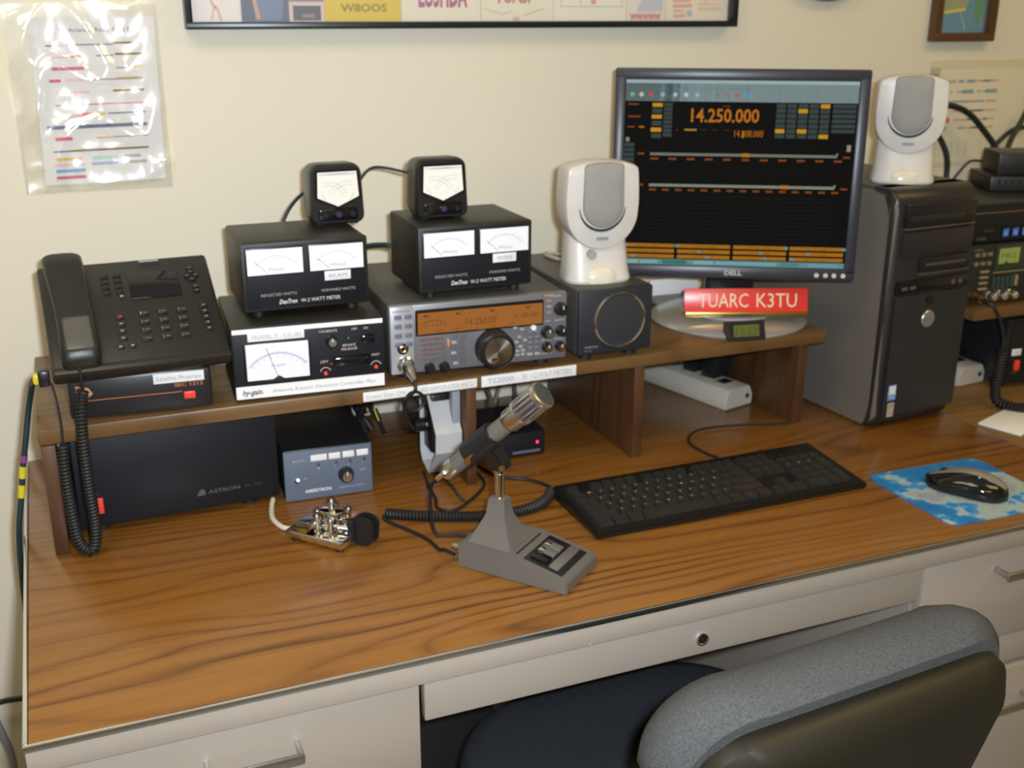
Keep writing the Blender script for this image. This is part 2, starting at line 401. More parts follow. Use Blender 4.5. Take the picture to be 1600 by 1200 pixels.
def slab(outline, prof, cz, bend=0., M=None):
    m = MB(); rings = []
    for y, s_ in prof:
        rings.append([(x*s_[0], y-bend*(x*x), cz+(z-cz)*s_[1]) for x, z in outline])
    return m.loft(rings, True, M)
CHM = T(-.040, -.205, .470) @ Rz(.085) @ Rx(-.0)
out = rrect(.17, .475, -.12, .335, .07, .092, 10)
BT = T(0, 0, 0) @ Rx(math.radians(5))
bc = [(.052, (.80, .84)), (.040, (.90, .925)), (.020, (.97, .975)), (0, (1, 1)), (-.016, (1.0, 1.0)), (-.030, (.975, .98)), (-.040, (.93, .95))]
back = slab(out, bc, .11, -.55, CHM @ BT).build('backrest_cushion', fab, ch)
so = rrect(.10, .425, -.115, .302, .045, .062, 10)
sc = [(-.030, (1.0, 1.0)), (-.038, (1.01, 1.005)), (-.052, (1.0, .99)), (-.066, (.93, .93)), (-.072, (.80, .84))]
slab(so, sc, .10, -.55, CHM @ BT).build('backrest_shell', mat('brown_black_shell_plastic', (.018, .0145, .008), .48, bump=.15, bscale=700), ch)
MB().box(-.03, -.10, -.13, .03, -.07, .16, .008, CHM).box(-.03, -.10, -.145, .03, .25, -.125, .006, CHM).build('back_bracket', blackp, ch)
seat_out = rrect(.43, .50, 0, .44, .10, .15, 10)
sm = MB()
rings = []
for z, k in ((0, .84), (.012, .95), (.03, 1), (.045, .99), (.058, .95), (.065, .86), (.068, .6)):
    rings.append([(x*k, .22+(y-.22)*k, z) for x, y in seat_out])
sm.loft(rings, True, T(-.075, -.135, .395) @ Rz(.02)).build('seat', fabd, ch)
MB().cyl((0, .05, .07), (0, .05, .36), .024).cyl((0, .05, .34), (0, .05, .398), .07).build('gas_column', blackp, ch)
for i in range(5):
    a = 2*PI*i/5+.3; c, s_ = math.cos(a), math.sin(a)
    b = MB().tube([(0, .05, .085), (.15*c, .05+.15*s_, .075), (.27*c, .05+.27*s_, .06)], lambda t: .022-.008*t, 8).build('leg', blackp, ch)
    MB().cyl((.27*c-.012*s_, .05+.27*s_+.012*c, .025), (.27*c+.012*s_, .05+.27*s_-.012*c, .025), .025, 16).cyl((.27*c, .05+.27*s_, .03), (.27*c, .05+.27*s_, .06), .006, 8).build('castor', blackp, b)

# ------------------------------------------------------------------ watt meters
def meter_face(P, x0, z0, x1, z1, ang=.55, word='Watts', tint=WH):
    w_, h_ = x1-x0, z1-z0
    P.rect(x0, z0, x1, z1, tint); P.layer()
    cx, cz = x0+w_*.40, z0-h_*.25
    g = (.42, .44, .52)
    P.arc(cx+w_*.1, cz, h_*.98, PI*.22, PI*.78, .0006, g)
    for i in range(9):
        a = PI*(.24+.52*i/8)
        r = h_*.98
        P.line([(cx+w_*.1+r*math.cos(a), cz+r*math.sin(a)), (cx+w_*.1+(r+.003)*math.cos(a), cz+(r+.003)*math.sin(a))], .0005, g)
    P.line([(x0+w_*.13, z0+h_*.52), (x0+w_*.36, z0+h_*.06)], .0006, (.2, .2, .26))
    P.text(word, x0+w_*.36, z0+h_*.14, x0+w_*.66, h_*.13, (.35, .36, .45))
def watt_meter(loc, rz, label, sticker):
    w_, d, h = .176, .143, .098
    e = empty('watt_meter', loc, rz, label=label, cat='meter', group='twin-window watt meters')
    MB().box(.002, .002, .0, w_-.002, d, h, .0035).box(0, 0, .001, w_, .012, h-.001, .003).build('case', black, e)
    MB().box(.005, -.0012, .006, w_-.005, .002, h-.006, .001).build('front_panel', panelm, e)
    for k, (a, b) in enumerate(((.006, .085), (.0915, .170))):
        wm = MB().box(a, -.003, .0515, b, .0, .0905, .001).build('meter_window', blackp, e)
        P = Print(T(0, -.003, 0)); meter_face(P, a+.0015, .0535, b-.0015, .0885); P.build('dial', INK, wm)
    MB().box(.113, -.0018, .038, .150, -.001, .0515, .0003).build('sticker', paper, e)
    P = Print(T(0, -.0018, 0)); P.text(sticker, .119, .042, .144, .0055, (.25, .35, .45)); P.build('sticker_text', INK, e)
    P = Print(T(0, -.0012, 0)); c = (.40, .37, .34); c2 = (.72, .68, .60)
    P.text('REFLECTED WATTS', .024, .0225, .073, .0038, c); P.text('FORWARD WATTS', .108, .0225, .156, .0038, c)
    P.text('DenTron', .048, .0105, .073, .0062, c2, shear=.35, bold=.02); P.text('W-2 WATT METER', .078, .0105, .134, .0052, c2)
    P.build('lettering', INK, e)
    for x in (.022, w_-.022):
        for y in (.018, d-.02): MB().cyl((x, y, -.008), (x, y, .0005), .008, 14).build('foot', rubber, e)
    return e
watt_meter((.3151, .463, .2905), -.004, 'twin-window black watt meter, the left one, standing on the black rotator controller', 'BEAM')
watt_meter((.5603, .4454, .2988), .008, 'twin-window black watt meter, the right one, standing on the silver-faced transceiver', 'WIRE')

def cross_needle(loc, rz, label):
    w_, d, h = .081, .06, .0865
    e = empty('cross_needle_meter', loc, rz, label=label, cat='meter', group='small square cross-needle meters')
    o_ = lambda k, dx=0: [(w_/2+(x)*k, .5*h+(z-.5*h)*k) for x, z in rrect(w_, w_*.93, 0, h, .012, .014, 5)]
    m = MB(); m.loft([[(x, y, z) for x, z in o_(k)] for y, k in ((.0, .94), (.004, .99), (.012, 1), (.040, .97), (.058, .90), (.060, .84))]); m.build('case', blackp, e)
    m = MB(); pent = [(-.0285, .076), (.0285, .076), (.031, .040), (0, .0265), (-.030, .040)]
    big = [(x*1.12, .052+(z-.052)*1.12) for x, z in pent]
    m.loft([[(w_/2+x, y, z) for x, z in big] for y in (-.0005, -.003)]); m.build('bezel', blackg, e)
    P = Print(T(w_/2, -.003, 0)); P.poly([(x, z) for x, z in pent][::-1], (.86, .83, .74)); P.layer()
    g = (.45, .43, .45)
    P.rect(-.027, .0715, .027, .0745, (.66, .64, .66)).text('CROSS NEEDLE', -.016, .0722, .016, .0018, K)
    for r, k in ((.030, 0), (.025, 1)): P.arc(.014, .032, r, PI*.40, PI*.86, .0005, g).arc(-.014, .032, r, PI*.14, PI*.60, .0005, g)
    P.line([(-.018, .0365), (-.024, .046)], .0005, (.3, .3, .35)).line([(.018, .0365), (.024, .046)], .0005, (.3, .3, .35))
    P.build('dial', INK, e)
    bb = MB().box(.012, -.0035, .006, w_-.012, .0, .0235, .002).build('control_bar', blackg, e)
    for x, mm in ((.020, blackp), (.0405, mat('violet_lamp_lens', (.06, .03, .09), .2)), (.061, blackp)): MB().cyl((x, -.0033, .015), (x, -.0065, .015), .0042, 14).build('button', mm, bb)
    for x in (.015, w_-.015): MB().box(x-.006, .008, -.0015, x+.006, .05, .0015).build('foot', rubber, e)
cross_needle((.4302, .5400, .3905), .02, 'small square cross-needle meter on top of the left watt meter')
cross_needle((.5722, .4889, .3985), .003, 'small square cross-needle meter on top of the right watt meter')

# ------------------------------------------------------------------ rotator controller
def knob(parent, x, z, r, l, y0=0., m=blackp, capm=alu, name='knob', ptr=True):
    k = MB().lathe([(r*1.12, 0), (r*1.12, l*.18), (r, l*.25), (r*.92, l*.92), (r*.84, l)], 24, T(x, y0, z) @ Rx(PI/2)).build(name, m, parent)
    if capm: MB().cyl((x, y0-l, z), (x, y0-l-.0006, z), r*.7, 20).build('knob_cap', capm, k)
    if ptr: MB().box(x-.0006, y0-l-.0010, z+r*.2, x+.0006, y0-l-.0002, z+r*.8).build('pointer', paper, k)
    return k
def toggle(parent, x, z, y0=0., up=1):
    t = MB().cyl((x, y0, z), (x, y0-.004, z), .0035, 12).build('toggle_switch', chrome, parent)
    MB().cone((x, y0-.003, z), (x, y0-.014, z+.006*up), .0013, .0022, 10).build('lever', chrome, t)
e = empty('rotator_controller', (.2883, .4255, H), -.064, label='black antenna rotator controller with one white meter, under the left watt meter', cat='controller')
w_, d, h = .209, .188, .107
MB().box(.0, .003, .004, w_, d, h, .003).build('case', black, e)
MB().box(.0015, .0, .0045, w_-.0015, .004, h-.001, .001).build('front_panel', panelm, e)
for x in (.02, w_-.02):
    for y in (.02, d-.02): MB().cyl((x, y, .0002), (x, y, .005), .008, 12).build('foot', rubber, e)
P = Print(); P.rect(.002, .0985, w_-.002, .1050, W).rect(.002, .0065, w_-.002, .0245, W); P.layer()
P.text('hy-gain.', .010, .012, .038, .0075, (.03, .05, .08), shear=.3, bold=.02)
P.text('Antenna Rotator Direction Controller Plus', .050, .0125, .194, .0052, (.25, .32, .45), shear=.2)
c = (.62, .56, .50)
P.text('CALIBRATE', .118, .0915, .143, .0034, c); P.text('OFF', .163, .0915, .171, .0034, c); P.text('ON', .180, .0915, .186, .0034, c)
P.text('BRAKE', .150, .0690, .168, .0034, c); P.text('RELEASE', .148, .0635, .170, .0034, c)
P.text('LEFT', .118, .0478, .129, .0034, c); P.text('RIGHT', .190, .0515, .201, .0034, c)
P.arc(.1245, .0335, .0075, PI*.1, PI*.9, .0009, c).arc(.1955, .036, .0075, PI*.1, PI*.9, .0009, c)
P.disc(.1585, .0805, .0012, (.02, .35, .08)).disc(.133, .0455, .0012, (.6, .05, .03))
P.build('lettering', INK, e)
s_ = MB().box(.022, -.0008, .0870, .098, .0, .1000, .0002).build('sticker', paper, e)
P = Print(T(0, -.0008, 0)); P.text('MODEL T : CC-3D', .028, .0905, .094, .0055, (.35, .38, .45)); P.build('sticker_text', INK, s_)
wm = MB().box(.0150, -.004, .0290, .1050, .0, .0850, .002).build('meter_window', blackp, e)
P = Print(T(0, -.004, 0)); P.rect(.018, .033, .102, .084, (.80, .80, .86)); P.layer()
P.arc(.060, .020, .050, PI*.22, PI*.78, .0028, (.52, .52, .66)).line([(.060, .034), (.045, .078)], .0007, (.1, .1, .15))
for i in range(9):
    a = PI*(.24+.52*i/8); P.line([(.060+.048*math.cos(a), .020+.048*math.sin(a)), (.060+.043*math.cos(a), .020+.043*math.sin(a))], .0005, (.4, .4, .5))
P.text('hy-gain', .050, .051, .070, .0040, (.3, .35, .45), shear=.3); P.poly([(.052, .033), (.068, .033), (.060, .038)], K)
P.build('dial', INK, wm)
knob(e, .1345, .0790, .0075, .013, ptr=True)
MB().box(.176, -.009, .0735, .194, 0, .0845, .002).build('rocker_switch', blackg, e)
MB().box(.1355, -.010, .0440, .1880, 0, .0560, .002).build('paddle_switch', blackg, e)
for x, z in ((.1245, .0325), (.1955, .0350)): MB().ball((x, -.001, z), .0032).build('red_lamp', redp, e)

# ------------------------------------------------------------------ small power supply under the phone
e = empty('small_power_supply', (.0784, .4385, H+.0002), -.060, label='small black power supply with orange mark and red switch, lying under the phone', cat='power supply')
MB().box(0, 0, .002, .181, .20, .0575, .005).build('case', black2, e)
MB().box(.006, .01, -.0001, .175, .19, .003).build('base_plate', rubber, e)
P = Print(); c = (.55, .17, .05)
P.poly([(.0105, .030), (.022, .029), (.031, .036), (.026, .0445), (.0105, .048)], (.55, .25, .09)); P.layer()
for i in range(3): P.line([(.013, .034+.004*i), (.025, .035+.003*i)], .0006, (.2, .08, .03))
P.rect(.010, .0265, .142, .0275, c).text('SEC 1212', .1330, .0345, .170, .0048, c, bold=.01)
P.build('lettering', INK, e)
s_ = MB().box(.1070, -.0006, .0405, .172, .0005, .0545, .0002).build('sticker', paper, e)
P = Print(T(0, -.0006, 0)); P.text('Satellite Preamps', .1105, .0445, .168, .0055, (.3, .3, .36)); P.build('sticker_text', INK, s_)
MB().box(.1440, -.003, .0165, .1590, .001, .0265, .0012).build('switch', redp, e)
o = MB().box(.0, .0, .0, .172, .16, .0022, .0003, Rz(-.03)).build('paper_sheet', paper); o.location = (.108, .4345, .2334); set_prop(o, 'white folded paper sheet pinched between the phone and the small power supply', 'paper')

# ------------------------------------------------------------------ large power supply under the shelf
e = empty('power_supply', (.0712, .4600, .0005), .045, label='big plain black power supply with red rocker switch under the left end of the shelf', cat='power supply')
MB().box(0, 0, .010, .277, .265, .1480, .003).build('case', black2, e)
MB().box(.001, -.0025, .011, .276, .0, .1470, .001).build('front_panel', panelm, e)
for x in (.03, .235):
    for y in (.02, .24): MB().cyl((x, y, 0), (x, y, .0105), .011, 16).build('foot', rubber, e)
r_ = MB().box(.0265, -.0055, .031, .0335, -.002, .054, .001).build('switch', redp, e)
P = Print(T(0, -.0025, 0)); c = (.085, .085, .095)
P.poly([(.158, .0315), (.170, .0315), (.170, .039), (.164, .0415)], c); P.text('ASTRON', .174, .0325, .219, .0055, c, bold=.02); P.text('RS - 35A', .226, .0335, .252, .0038, (.05, .05, .06))
P.text('ON', .021, .058, .028, .003, c); P.build('lettering', INK, e)

# ------------------------------------------------------------------ blue-grey antenna switch
e = empty('antenna_switch', (.3530, .4640, .0005), -.050, label='small blue-grey fronted antenna switch box with four white tags under the shelf', cat='switch box')
w_, h = .131, .079
MB().box(0, .002, .002, w_, .20, h, .002).build('case', black2, e)
MB().box(.0008, -.0015, .001, w_-.0008, .002, h-.001, .0008).build('front_panel', mat('slate_blue_panel', (.115, .145, .20), .5), e)
for x in (.015, w_-.015):
    for y in (.02, .18): MB().cyl((x, y, 0), (x, y, .003), .006, 12).build('foot', rubber, e)
for i, x in enumerate((.0400, .0665, .0870, .1080)):
    t = MB().box(x, -.0023, .0605, x+(.0235 if i == 0 else .0170), -.0012, .0700, .0002).build('tag', paper, e)
    MB().ball((x+.011, -.0015, .0540), .0022).build('lamp', mat('dark_red_lamp', (.12, .01, .02), .3), e)
P = Print(T(0, -.0015, 0)); c = (.45, .45, .50)
P.text('RCS-4', .014, .0615, .030, .0040, c).text('AMERITRON', .029, .0115, .068, .0050, (.75, .75, .78), bold=.02).text('REMOTE COAX SWITCH', .080, .0120, .118, .0028, c)
P.text('ON', .028, .0335, .033, .003, c); P.text('ANT 1', .112, .036, .122, .003, c)
for i, x in enumerate((.051, .075, .095, .116)): P.text(str(i+1), x-.001, .0470, x+.001, .003, c)
P.line([(.0405+.0, .0665), (.062, .0665)], .0008, (.5, .5, .5)); P.build('lettering', INK, e)
knob(e, .0905, .0340, .0105, .014, -.0015, blackp, alu)
toggle(e, .0180, .0335, -.0015)

# ------------------------------------------------------------------ transceiver
e = empty('transceiver', (.5090, .4301, H), -.051, label='silver-faced ham transceiver with orange display and large round tuning knob', cat='radio')
w_, h = .273, .103; B0 = .012
silver = mat('silver_grey_panel', (.20, .20, .215), .38, .35, nscale=8)
silverl = mat('pale_silver_panel', (.42, .42, .45), .35, .3)
MB().box(.001, .012, B0, w_-.001, .285, B0+h-.001, .003).build('case', mat('grey_black_cover', (.055, .052, .044), .45, bump=.2, bscale=800), e)
MB().box(0, 0, B0, w_, .014, B0+h, .004).build('front_panel', silver, e)
for x in (.03, w_-.03):
    for y in (.03, .25): MB().cyl((x, y, .0002), (x, y, B0+.001), .011, 16).build('foot', rubber, e)
Z = lambda v: B0+v
MB().box(.001, -.0025, Z(.0015), .036, .002, Z(.1015), .002).build('left_key_panel', silverl, e)
dw = MB().box(.0385, -.0022, Z(.0555), .2345, .001, Z(.0945), .0015).build('display_window', blackg, e)
P = Print(T(0, -.0022, 0)); P.rect(.0415, Z(.0585), .2320, Z(.0900), (.66, .24, .045)); P.layer()
oc = (.30, .10, .02)
P.text('14.250.00', .113, Z(.0665), .160, .010, oc, shear=.12); P.text('14.180.000', .186, Z(.0700), .226, .0075, oc, shear=.12)
P.arc(.066, Z(.040), .038, PI*.36, PI*.66, .0010, oc); P.text('S 1 3 5 7 9', .050, Z(.0690), .084, .004, oc)
for x, t in ((.092, 'USB'), (.070, 'ANT1'), (.098, 'AGC'), (.178, 'FM'), (.150, 'M.CH')): P.text(t, x, Z(.0610), x+.010, .0030, oc)
for x in (.050, .098, .150, .205): P.rect(x, Z(.0835), x+.007, Z(.0865), oc)
P.build('display', DIMGLOW, dw)
for r_ in range(4):
    for c_ in range(2):
        x = .0075+c_*.0150+(.0 if c_ else 0); z = Z(.0840-r_*.0135)
        MB().box(x, -.0048, z, x+.0105, -.002, z+.0060, .0008).build('key', mat('slate_key', (.13, .14, .19), .5), e)
jk = MB().cyl((.0185, -.0025, Z(.0400)), (.0185, -.0045, Z(.0400)), .0082, 24).build('phone_jack', blackp, e)
MB().ring(.0042, .0013, 20, T(.0185, -.0048, Z(.0400)) @ Rx(PI/2)).build('jack_ring', gold, jk)
mc = MB().lathe([(.0125, 0), (.0125, .005), (.010, .007), (.0095, .012), (.006, .012)], 28, T(.0215, -.002, Z(.0165)) @ Rx(PI/2)).build('microphone_socket', chrome, e)
# small keys left of the knob: five rows of four, lower column, curved column
kk = mat('grey_key', (.11, .11, .125), .45); k2 = mat('pale_key', (.34, .33, .34), .45)
for r_ in range(5):
    for c_ in range(4):
        x = .0450+c_*.0088+r_*.0006; z = Z(.0485-r_*.0075)
        MB().box(x, -.0032, z, x+.0068, .001, z+.0036, .0006).build('key', kk, e)
for r_ in range(6):
    x = .0905+.0012*(r_-2.5)**2*.4; z = Z(.0480-r_*.0080)
    MB().box(x, -.0034, z, x+.0075, .001, z+.0042, .0006).build('key', k2 if r_ % 2 else kk, e)
    MB().box(x+.0130, -.0034, z, x+.0195, .001, z+.0042, .0006).build('key', kk, e)
for x in (.058, .080): knob(e, x, Z(.0070), .0070, .012, 0, blackp, None, ptr=False)
MB().box(.0845, -.004, Z(.036), .0885, .001, Z(.048), .001).build('transmit_lamp', mat('amber_lamp', (.55, .25, .08), .4), e)
# big knob
kx, kz = .1555, Z(.0285)
bk = MB().lathe([(.0285, 0), (.0285, .004), (.0272, .006), (.0272, .022), (.0245, .025), (.0215, .0252)], 64, T(kx, 0, kz) @ Rx(PI/2)).build('tuning_knob', blackp, e)
# concentric brushed face
fm = mat('turned_aluminium_face', (.60, .60, .58), .25, 1, var=.03); fb_ = fm.node_tree.nodes['Principled BSDF']; fb_.inputs['Anisotropic'].default_value = .85
tg = fm.node_tree.nodes.new('ShaderNodeTangent'); tg.direction_type = 'RADIAL'; tg.axis = 'Y'; fm.node_tree.links.new(tg.outputs[0], fb_.inputs['Tangent'])
fc = MB().lathe([(.0212, 0), (.0208, .0012), (.001, .0014)], 64, Rx(PI/2)).build('knob_face', fm, bk); fc.location = (kx, -.025, kz)
MB().lathe([(.0062, .0), (.0052, .0003), (.001, .0006)], 28, T(kx-.0055, -.0266, kz-.0105) @ Rx(PI/2)).build('finger_dimple', chrome, bk)
# keys right of the knob
for x, z in ((.1865, .0530), (.1970, .0500), (.1930, .0385), (.2020, .0330), (.1885, .0310), (.1950, .0235), (.1900, .0110), (.1985, .0115), (.1900, .0170), (.1985, .0175)):
    MB().box(x, -.0034, Z(z), x+.0060, .001, Z(z)+.0038, .0006).build('key', k2, e)
for r_ in range(4):
    for c_ in range(2):
        x = .2095+c_*.0105; z = Z(.0440-r_*.0080)
        MB().box(x, -.0036, z, x+.0075, .001, z+.0050, .001).build('key', mat('lilac_grey_key', (.17, .16, .21), .45), e)
for x in (.2085, .2205): MB().box(x, -.0034, Z(.0100), x+.0085, .001, Z(.0140), .0006).build('key', k2, e)
MB().cyl((.2180, 0, Z(.0530)), (.2180, -.0045, Z(.0530)), .0042, 16).build('button', paper, e)
knob(e, .2610, Z(.0780), .0092, .014, 0, blackp, None); knob(e, .2400, Z(.0440), .0085, .014, 0); knob(e, .2620, Z(.0440), .0075, .014, 0, blackp, None)
for x, z in ((.2400, .0205), (.2610, .0200)): knob(e, x, Z(z), .0070, .012, 0, blackp, gold)
P = Print()
for i in range(3): P.rect(.2400, Z(.0900-.009*i), .2465, Z(.0930-.009*i), (.45, .20, .10) if i != 1 else GR)
c = (.55, .52, .48)
for x, z, t in ((.229, .0590, 'CH / RIT'), (.252, .0590, 'SHIFT'), (.231, .0300, 'AF / RF'), (.252, .0305, 'SQL'), (.232, .0090, 'MULTI')): P.text(t, x, Z(z), x+.0165, .0026, c)
P.rect(.236, Z(.0985), .2505, Z(.1005), (.5, .28, .16)); P.text('TS-2000', .243, Z(.0965), .262, .0028, c)
for r_ in range(5): P.line([(.0445, Z(.0470-.0075*r_+.006)), (.078, Z(.0470-.0075*r_+.006))], .0007, (.50, .16, .10))
P.build('lettering', INK, e)
P = Print(T(0, -.0025, 0)); P.text('KENWOOD', .005, Z(.0935), .030, .0035, (.12, .16, .30), bold=.01)
for r_ in range(4): P.text('MENU  ATT', .0075, Z(.0815-r_*.0135), .032, .0018, (.2, .2, .25))
P.build('panel_lettering', INK, e)

# ------------------------------------------------------------------ external speaker
e = empty('external_speaker', (.7985, .4191, H), -.012, label='dark box loudspeaker with chrome ring, right of the transceiver', cat='speaker')
w_, h = .127, .102
MB().box(.0, .0, .012, w_, .262, .012+h, .004).build('case', mat('dark_grey_cover', (.060, .057, .050), .42, bump=.2, bscale=800), e)
MB().box(.001, -.006, .0125, w_-.001, .003, .0115+h, .003).build('front_panel', mat('blue_grey_front', (.020, .022, .028), .45), e)
for x in (.025, w_-.025):
    for y in (.02, .22): MB().cyl((x, y, .0002), (x, y, .0125), .010, 14).build('foot', rubber, e)
MB().ring(.0420, .0020, 56, T(.070, -.0065, .063) @ Rx(PI/2)).build('chrome_ring', chrome, e)
MB().lathe([(.0405, 0), (.0405, .001), (.034, .0025), (.018, .0038), (.001, .0042)], 48, T(.070, -.0058, .063) @ Rx(PI/2)).build('grille', mat('fine_black_grille', (.022, .024, .030), .6, bump=.8, bscale=2500), e)
P = Print(T(0, -.006, 0)); P.text('KENWOOD', .012, .0230, .034, .0035, (.30, .30, .30)); P.text('SP-23', .012, .0180, .023, .0025, (.22, .22, .22)); P.build('lettering', INK, e)
o = MB().tube(spline([(.895, .50, .2925), (.865, .585, .2925), (.850, .640, .2930), (.858, .660, .2930), (.874, .640, .2930), (.905, .56, .2925)]), .0032, 8).build('cable', mat('tan_grey_cable', (.42, .36, .27), .5)); set_prop(o, 'pale tan cable looped on top of the box loudspeaker behind the white speaker', 'cable')

# ------------------------------------------------------------------ white computer speakers
def white_speaker(loc, rz, label, knob_=False):
    e = empty('computer_speaker', loc, rz, label=label, cat='speaker', group='white desktop speakers')
    N = 48
    m = MB(); rings = []
    for z, a, b, y in ((0, .052, .038, 0), (.004, .0535, .0395, 0), (.02, .0505, .036, .002), (.06, .048, .030, .006), (.10, .046, .026, .010)):
        rings.append([(a*math.copysign(abs(math.cos(2*PI*i/N))**.6, math.cos(2*PI*i/N)), y+b*math.copysign(abs(math.sin(2*PI*i/N))**.6, math.sin(2*PI*i/N)), z) for i in range(N)])
    m.loft(rings).build('base', whitep, e)
    out_ = []
    top = [(.0555, .1795), (.0570, .172), (.0585, .145), (.0590, .125)]
    for i in range(25):
        a = -PI*i/24*1.0
        out_.append((.0580*math.cos(a), .112+.060*math.sin(a)*1.0))
    left = [(-x, z) for x, z in top[::-1]]
    arch = [(-.0500, .1835), (-.034, .1880), (-.012, .1905), (.012, .1905), (.034, .1880), (.0500, .1835)]
    O = out_+left+arch+top
    cx, cz = 0, .125
    m = MB(); rings = []
    for y, k in ((.052, .70), (.045, .84), (.025, .955), (0, 1.0), (-.018, 1.0), (-.027, .99), (-.0305, .97), (-.0315, .94)):
        rings.append([(cx+(x-cx)*k, y, cz+(z-cz)*k) for x, z in O])
    m.loft(rings).build('head', whitep, e)
    g = [(.0325*math.cos(-PI*i/20), .122+.0325*math.sin(-PI*i/20)*1.05) for i in range(21)]+[(-.0310, .182), (-.028, .1860), (-.012, .1885), (.012, .1885), (.028, .1860), (.0310, .182)]
    gx, gz = 0, .135
    m = MB(); rings = [[(gx+(x-gx)*k, y, gz+(z-gz)*k) for x, z in g] for y, k in ((-.030, 1.0), (-.0335, 1.0), (-.0360, .97), (-.0385, .85), (-.0400, .60), (-.0408, .25))]
    m.loft(rings).build('grille', greyg, e)
    pts = [(.0365*math.cos(a)-.001, -.0315, .121+.0375*math.sin(a)) for a in [PI*1.02+PI*.96*i/24 for i in range(25)]]
    MB().tube(pts, lambda t: .0006+.0019*math.sin(PI*t), 6).build('groove', mat('dark_teal_groove', (.03, .045, .055), .4), e)
    P = Print(T(0, -.0318, 0), .0003); P.rect(-.0095, .0680, .0095, .0730, (.16, .20, .28)); P.layer(); P.text('harman', -.0085, .0690, .0085, .0028, (.55, .58, .62)); P.build('badge', INK, e)
    dm = MB(); dm.ball((0, -.030, .004), .030, 1, .42, .78)
    for v in dm.bm.verts: v.co.z = max(.0003, v.co.z)
    dm.build('base_dome', mat('gloss_cream_plastic', (.72, .66, .52), .18), e)
    if knob_:
        kb = MB().cyl((-.016, -.020, .046), (-.016, -.033, .046), .0075, 20).build('volume_knob', mat('grey_knob', (.35, .34, .32), .3), e)
    return e
ws1 = white_speaker((.8570, .4800, H+.1143), -.12, 'white speaker standing on the dark box loudspeaker, left of the monitor', True)
ws1.scale = (1, 1, .97); ws2 = white_speaker((1.4200, .4560, .4130), -.60, 'white speaker standing on top of the tower, right of the monitor')

ws2.scale = (.96, .96, .92)
# ------------------------------------------------------------------ monitor
ms = empty('monitor', (1.157, .553, H), -.495, label='black flat-panel monitor on a silver round stand, showing orange frequency display', cat='monitor')
slv = mat('silver_painted_plastic', (.50, .50, .47), .25, .55, nscale=5)
MB().lathe([(.133, 0), (.135, .003), (.130, .007), (.110, .0125), (.07, .016), (.001, .017)], 72).build('stand_base', slv, ms)
MB().lathe([(.085, .0), (.085, .0165), (.080, .0185), (.001, .0190)], 56, T(0, .012, 0)).build('stand_disc', mat('pale_violet_disc', (.50, .50, .56), .3), ms)
MB().box(-.042, .006, .0165, .042, .034, .20, .006).build('stand_neck', blackp, ms)
MW, MH = .400, .335
MO = T(-.208, -.084, .0895) @ Rx(-.07)   # monitor head
fr = mat('charcoal_monitor_bezel', (.026, .027, .038), .36)
m = MB()
m.box(0, .0, 0, MW, .020, .0215, .004, MO).box(0, 0, MH-.0185, MW, .020, MH, .004, MO).box(0, 0, .01, .0180, .020, MH-.01, .004, MO).box(MW-.0180, 0, .01, MW, .020, MH-.01, .004, MO)
m.build('bezel', fr, ms)
MB().box(.004, .018, .004, MW-.004, .034, MH-.004, .008, MO).box(.07, .030, .05, MW-.07, .062, MH-.06, .012, MO).build('rear_shell', blackp, ms)
sx0, sx1, sz0, sz1 = .0178, MW-.0178, .0212, MH-.0183
lcd = MB().box(sx0, .0035, sz0, sx1, .018, sz1, 0, MO).build('screen', blackg, ms)
P = Print(MO @ T(0, .0035, 0), .0003)
SX = lambda f: sx0+f*(sx1-sx0)
SZ = lambda f: sz1-f*(sz1-sz0)
def sr(a, b, c_, d_, col): P.rect(SX(a), SZ(d_), SX(c_), SZ(b), col)
OR = (.62, .20, .012); YE = (.72, .36, .02); TE = (.38, .50, .50); BTN = (.055, .075, .072); DO = (.28, .07, .01)
sr(0, 0, 1, 1, (.004, .0035, .003)); sr(0, 0, 1, .112, TE); P.layer()
sr(0, 0, 1, .018, (.45, .58, .60)); 
P.text('File  Edit  View  Radio  Memory  Scan  Tools  Log  Filters  Help', SX(.01), SZ(.050), SX(.55), .0030, (.16, .25, .27))
for x, c in ((.028, (.2, .6, .3)), (.068, (.7, .7, .5)), (.108, (.7, .1, .15)), (.160, (.3, .6, .8)), (.215, (.4, .7, .85)), (.262, (.6, .75, .8)), (.31, (.35, .6, .75)), (.352, (.3, .35, .35)), (.398, (.2, .3, .32)), (.44, (.45, .25, .25)), (.482, (.5, .2, .2)), (.525, (.05, .45, .9))):
    P.disc(SX(x), SZ(.077), .0037, c, 8)
for a, b, c_, d_ in ((.118, .122, .162, .142), (.116, .184, .160, .204), (.114, .252, .160, .274)): sr(a, b, c_, d_, YE)
for i in range(3): sr(.118, .150+.066*i, .160, .176+.066*i, BTN)
for i in range(8): sr(.168, .120+.023*i, .206, .139+.023*i, BTN)
for z, b in ((.125, .045), (.19, .055), (.245, .03)): sr(.012, z, .012+b, z+.008, DO)
sr(.062, .245, .085, .253, OR)
P.text('14.250.000', SX(.288), SZ(.218), SX(.583), .0205, OR, bold=.02); P.text('USB', SX(.425), SZ(.140), SX(.455), .003, DO)
P.text('A', SX(.225), SZ(.268), SX(.235), .003, DO); sr(.262, .256, .315, .266, (.5, .27, .03))
for i in range(6): sr(.33+.05*i, .258, .36+.05*i, .262, (.10, .03, .01))
P.text('14.108.000', SX(.480), SZ(.295), SX(.605), .0100, OR); sr(.513, .262, .523, .300, OR)
yel = {(0, 5), (2, 1), (2, 5), (4, 0), (4, 6)}
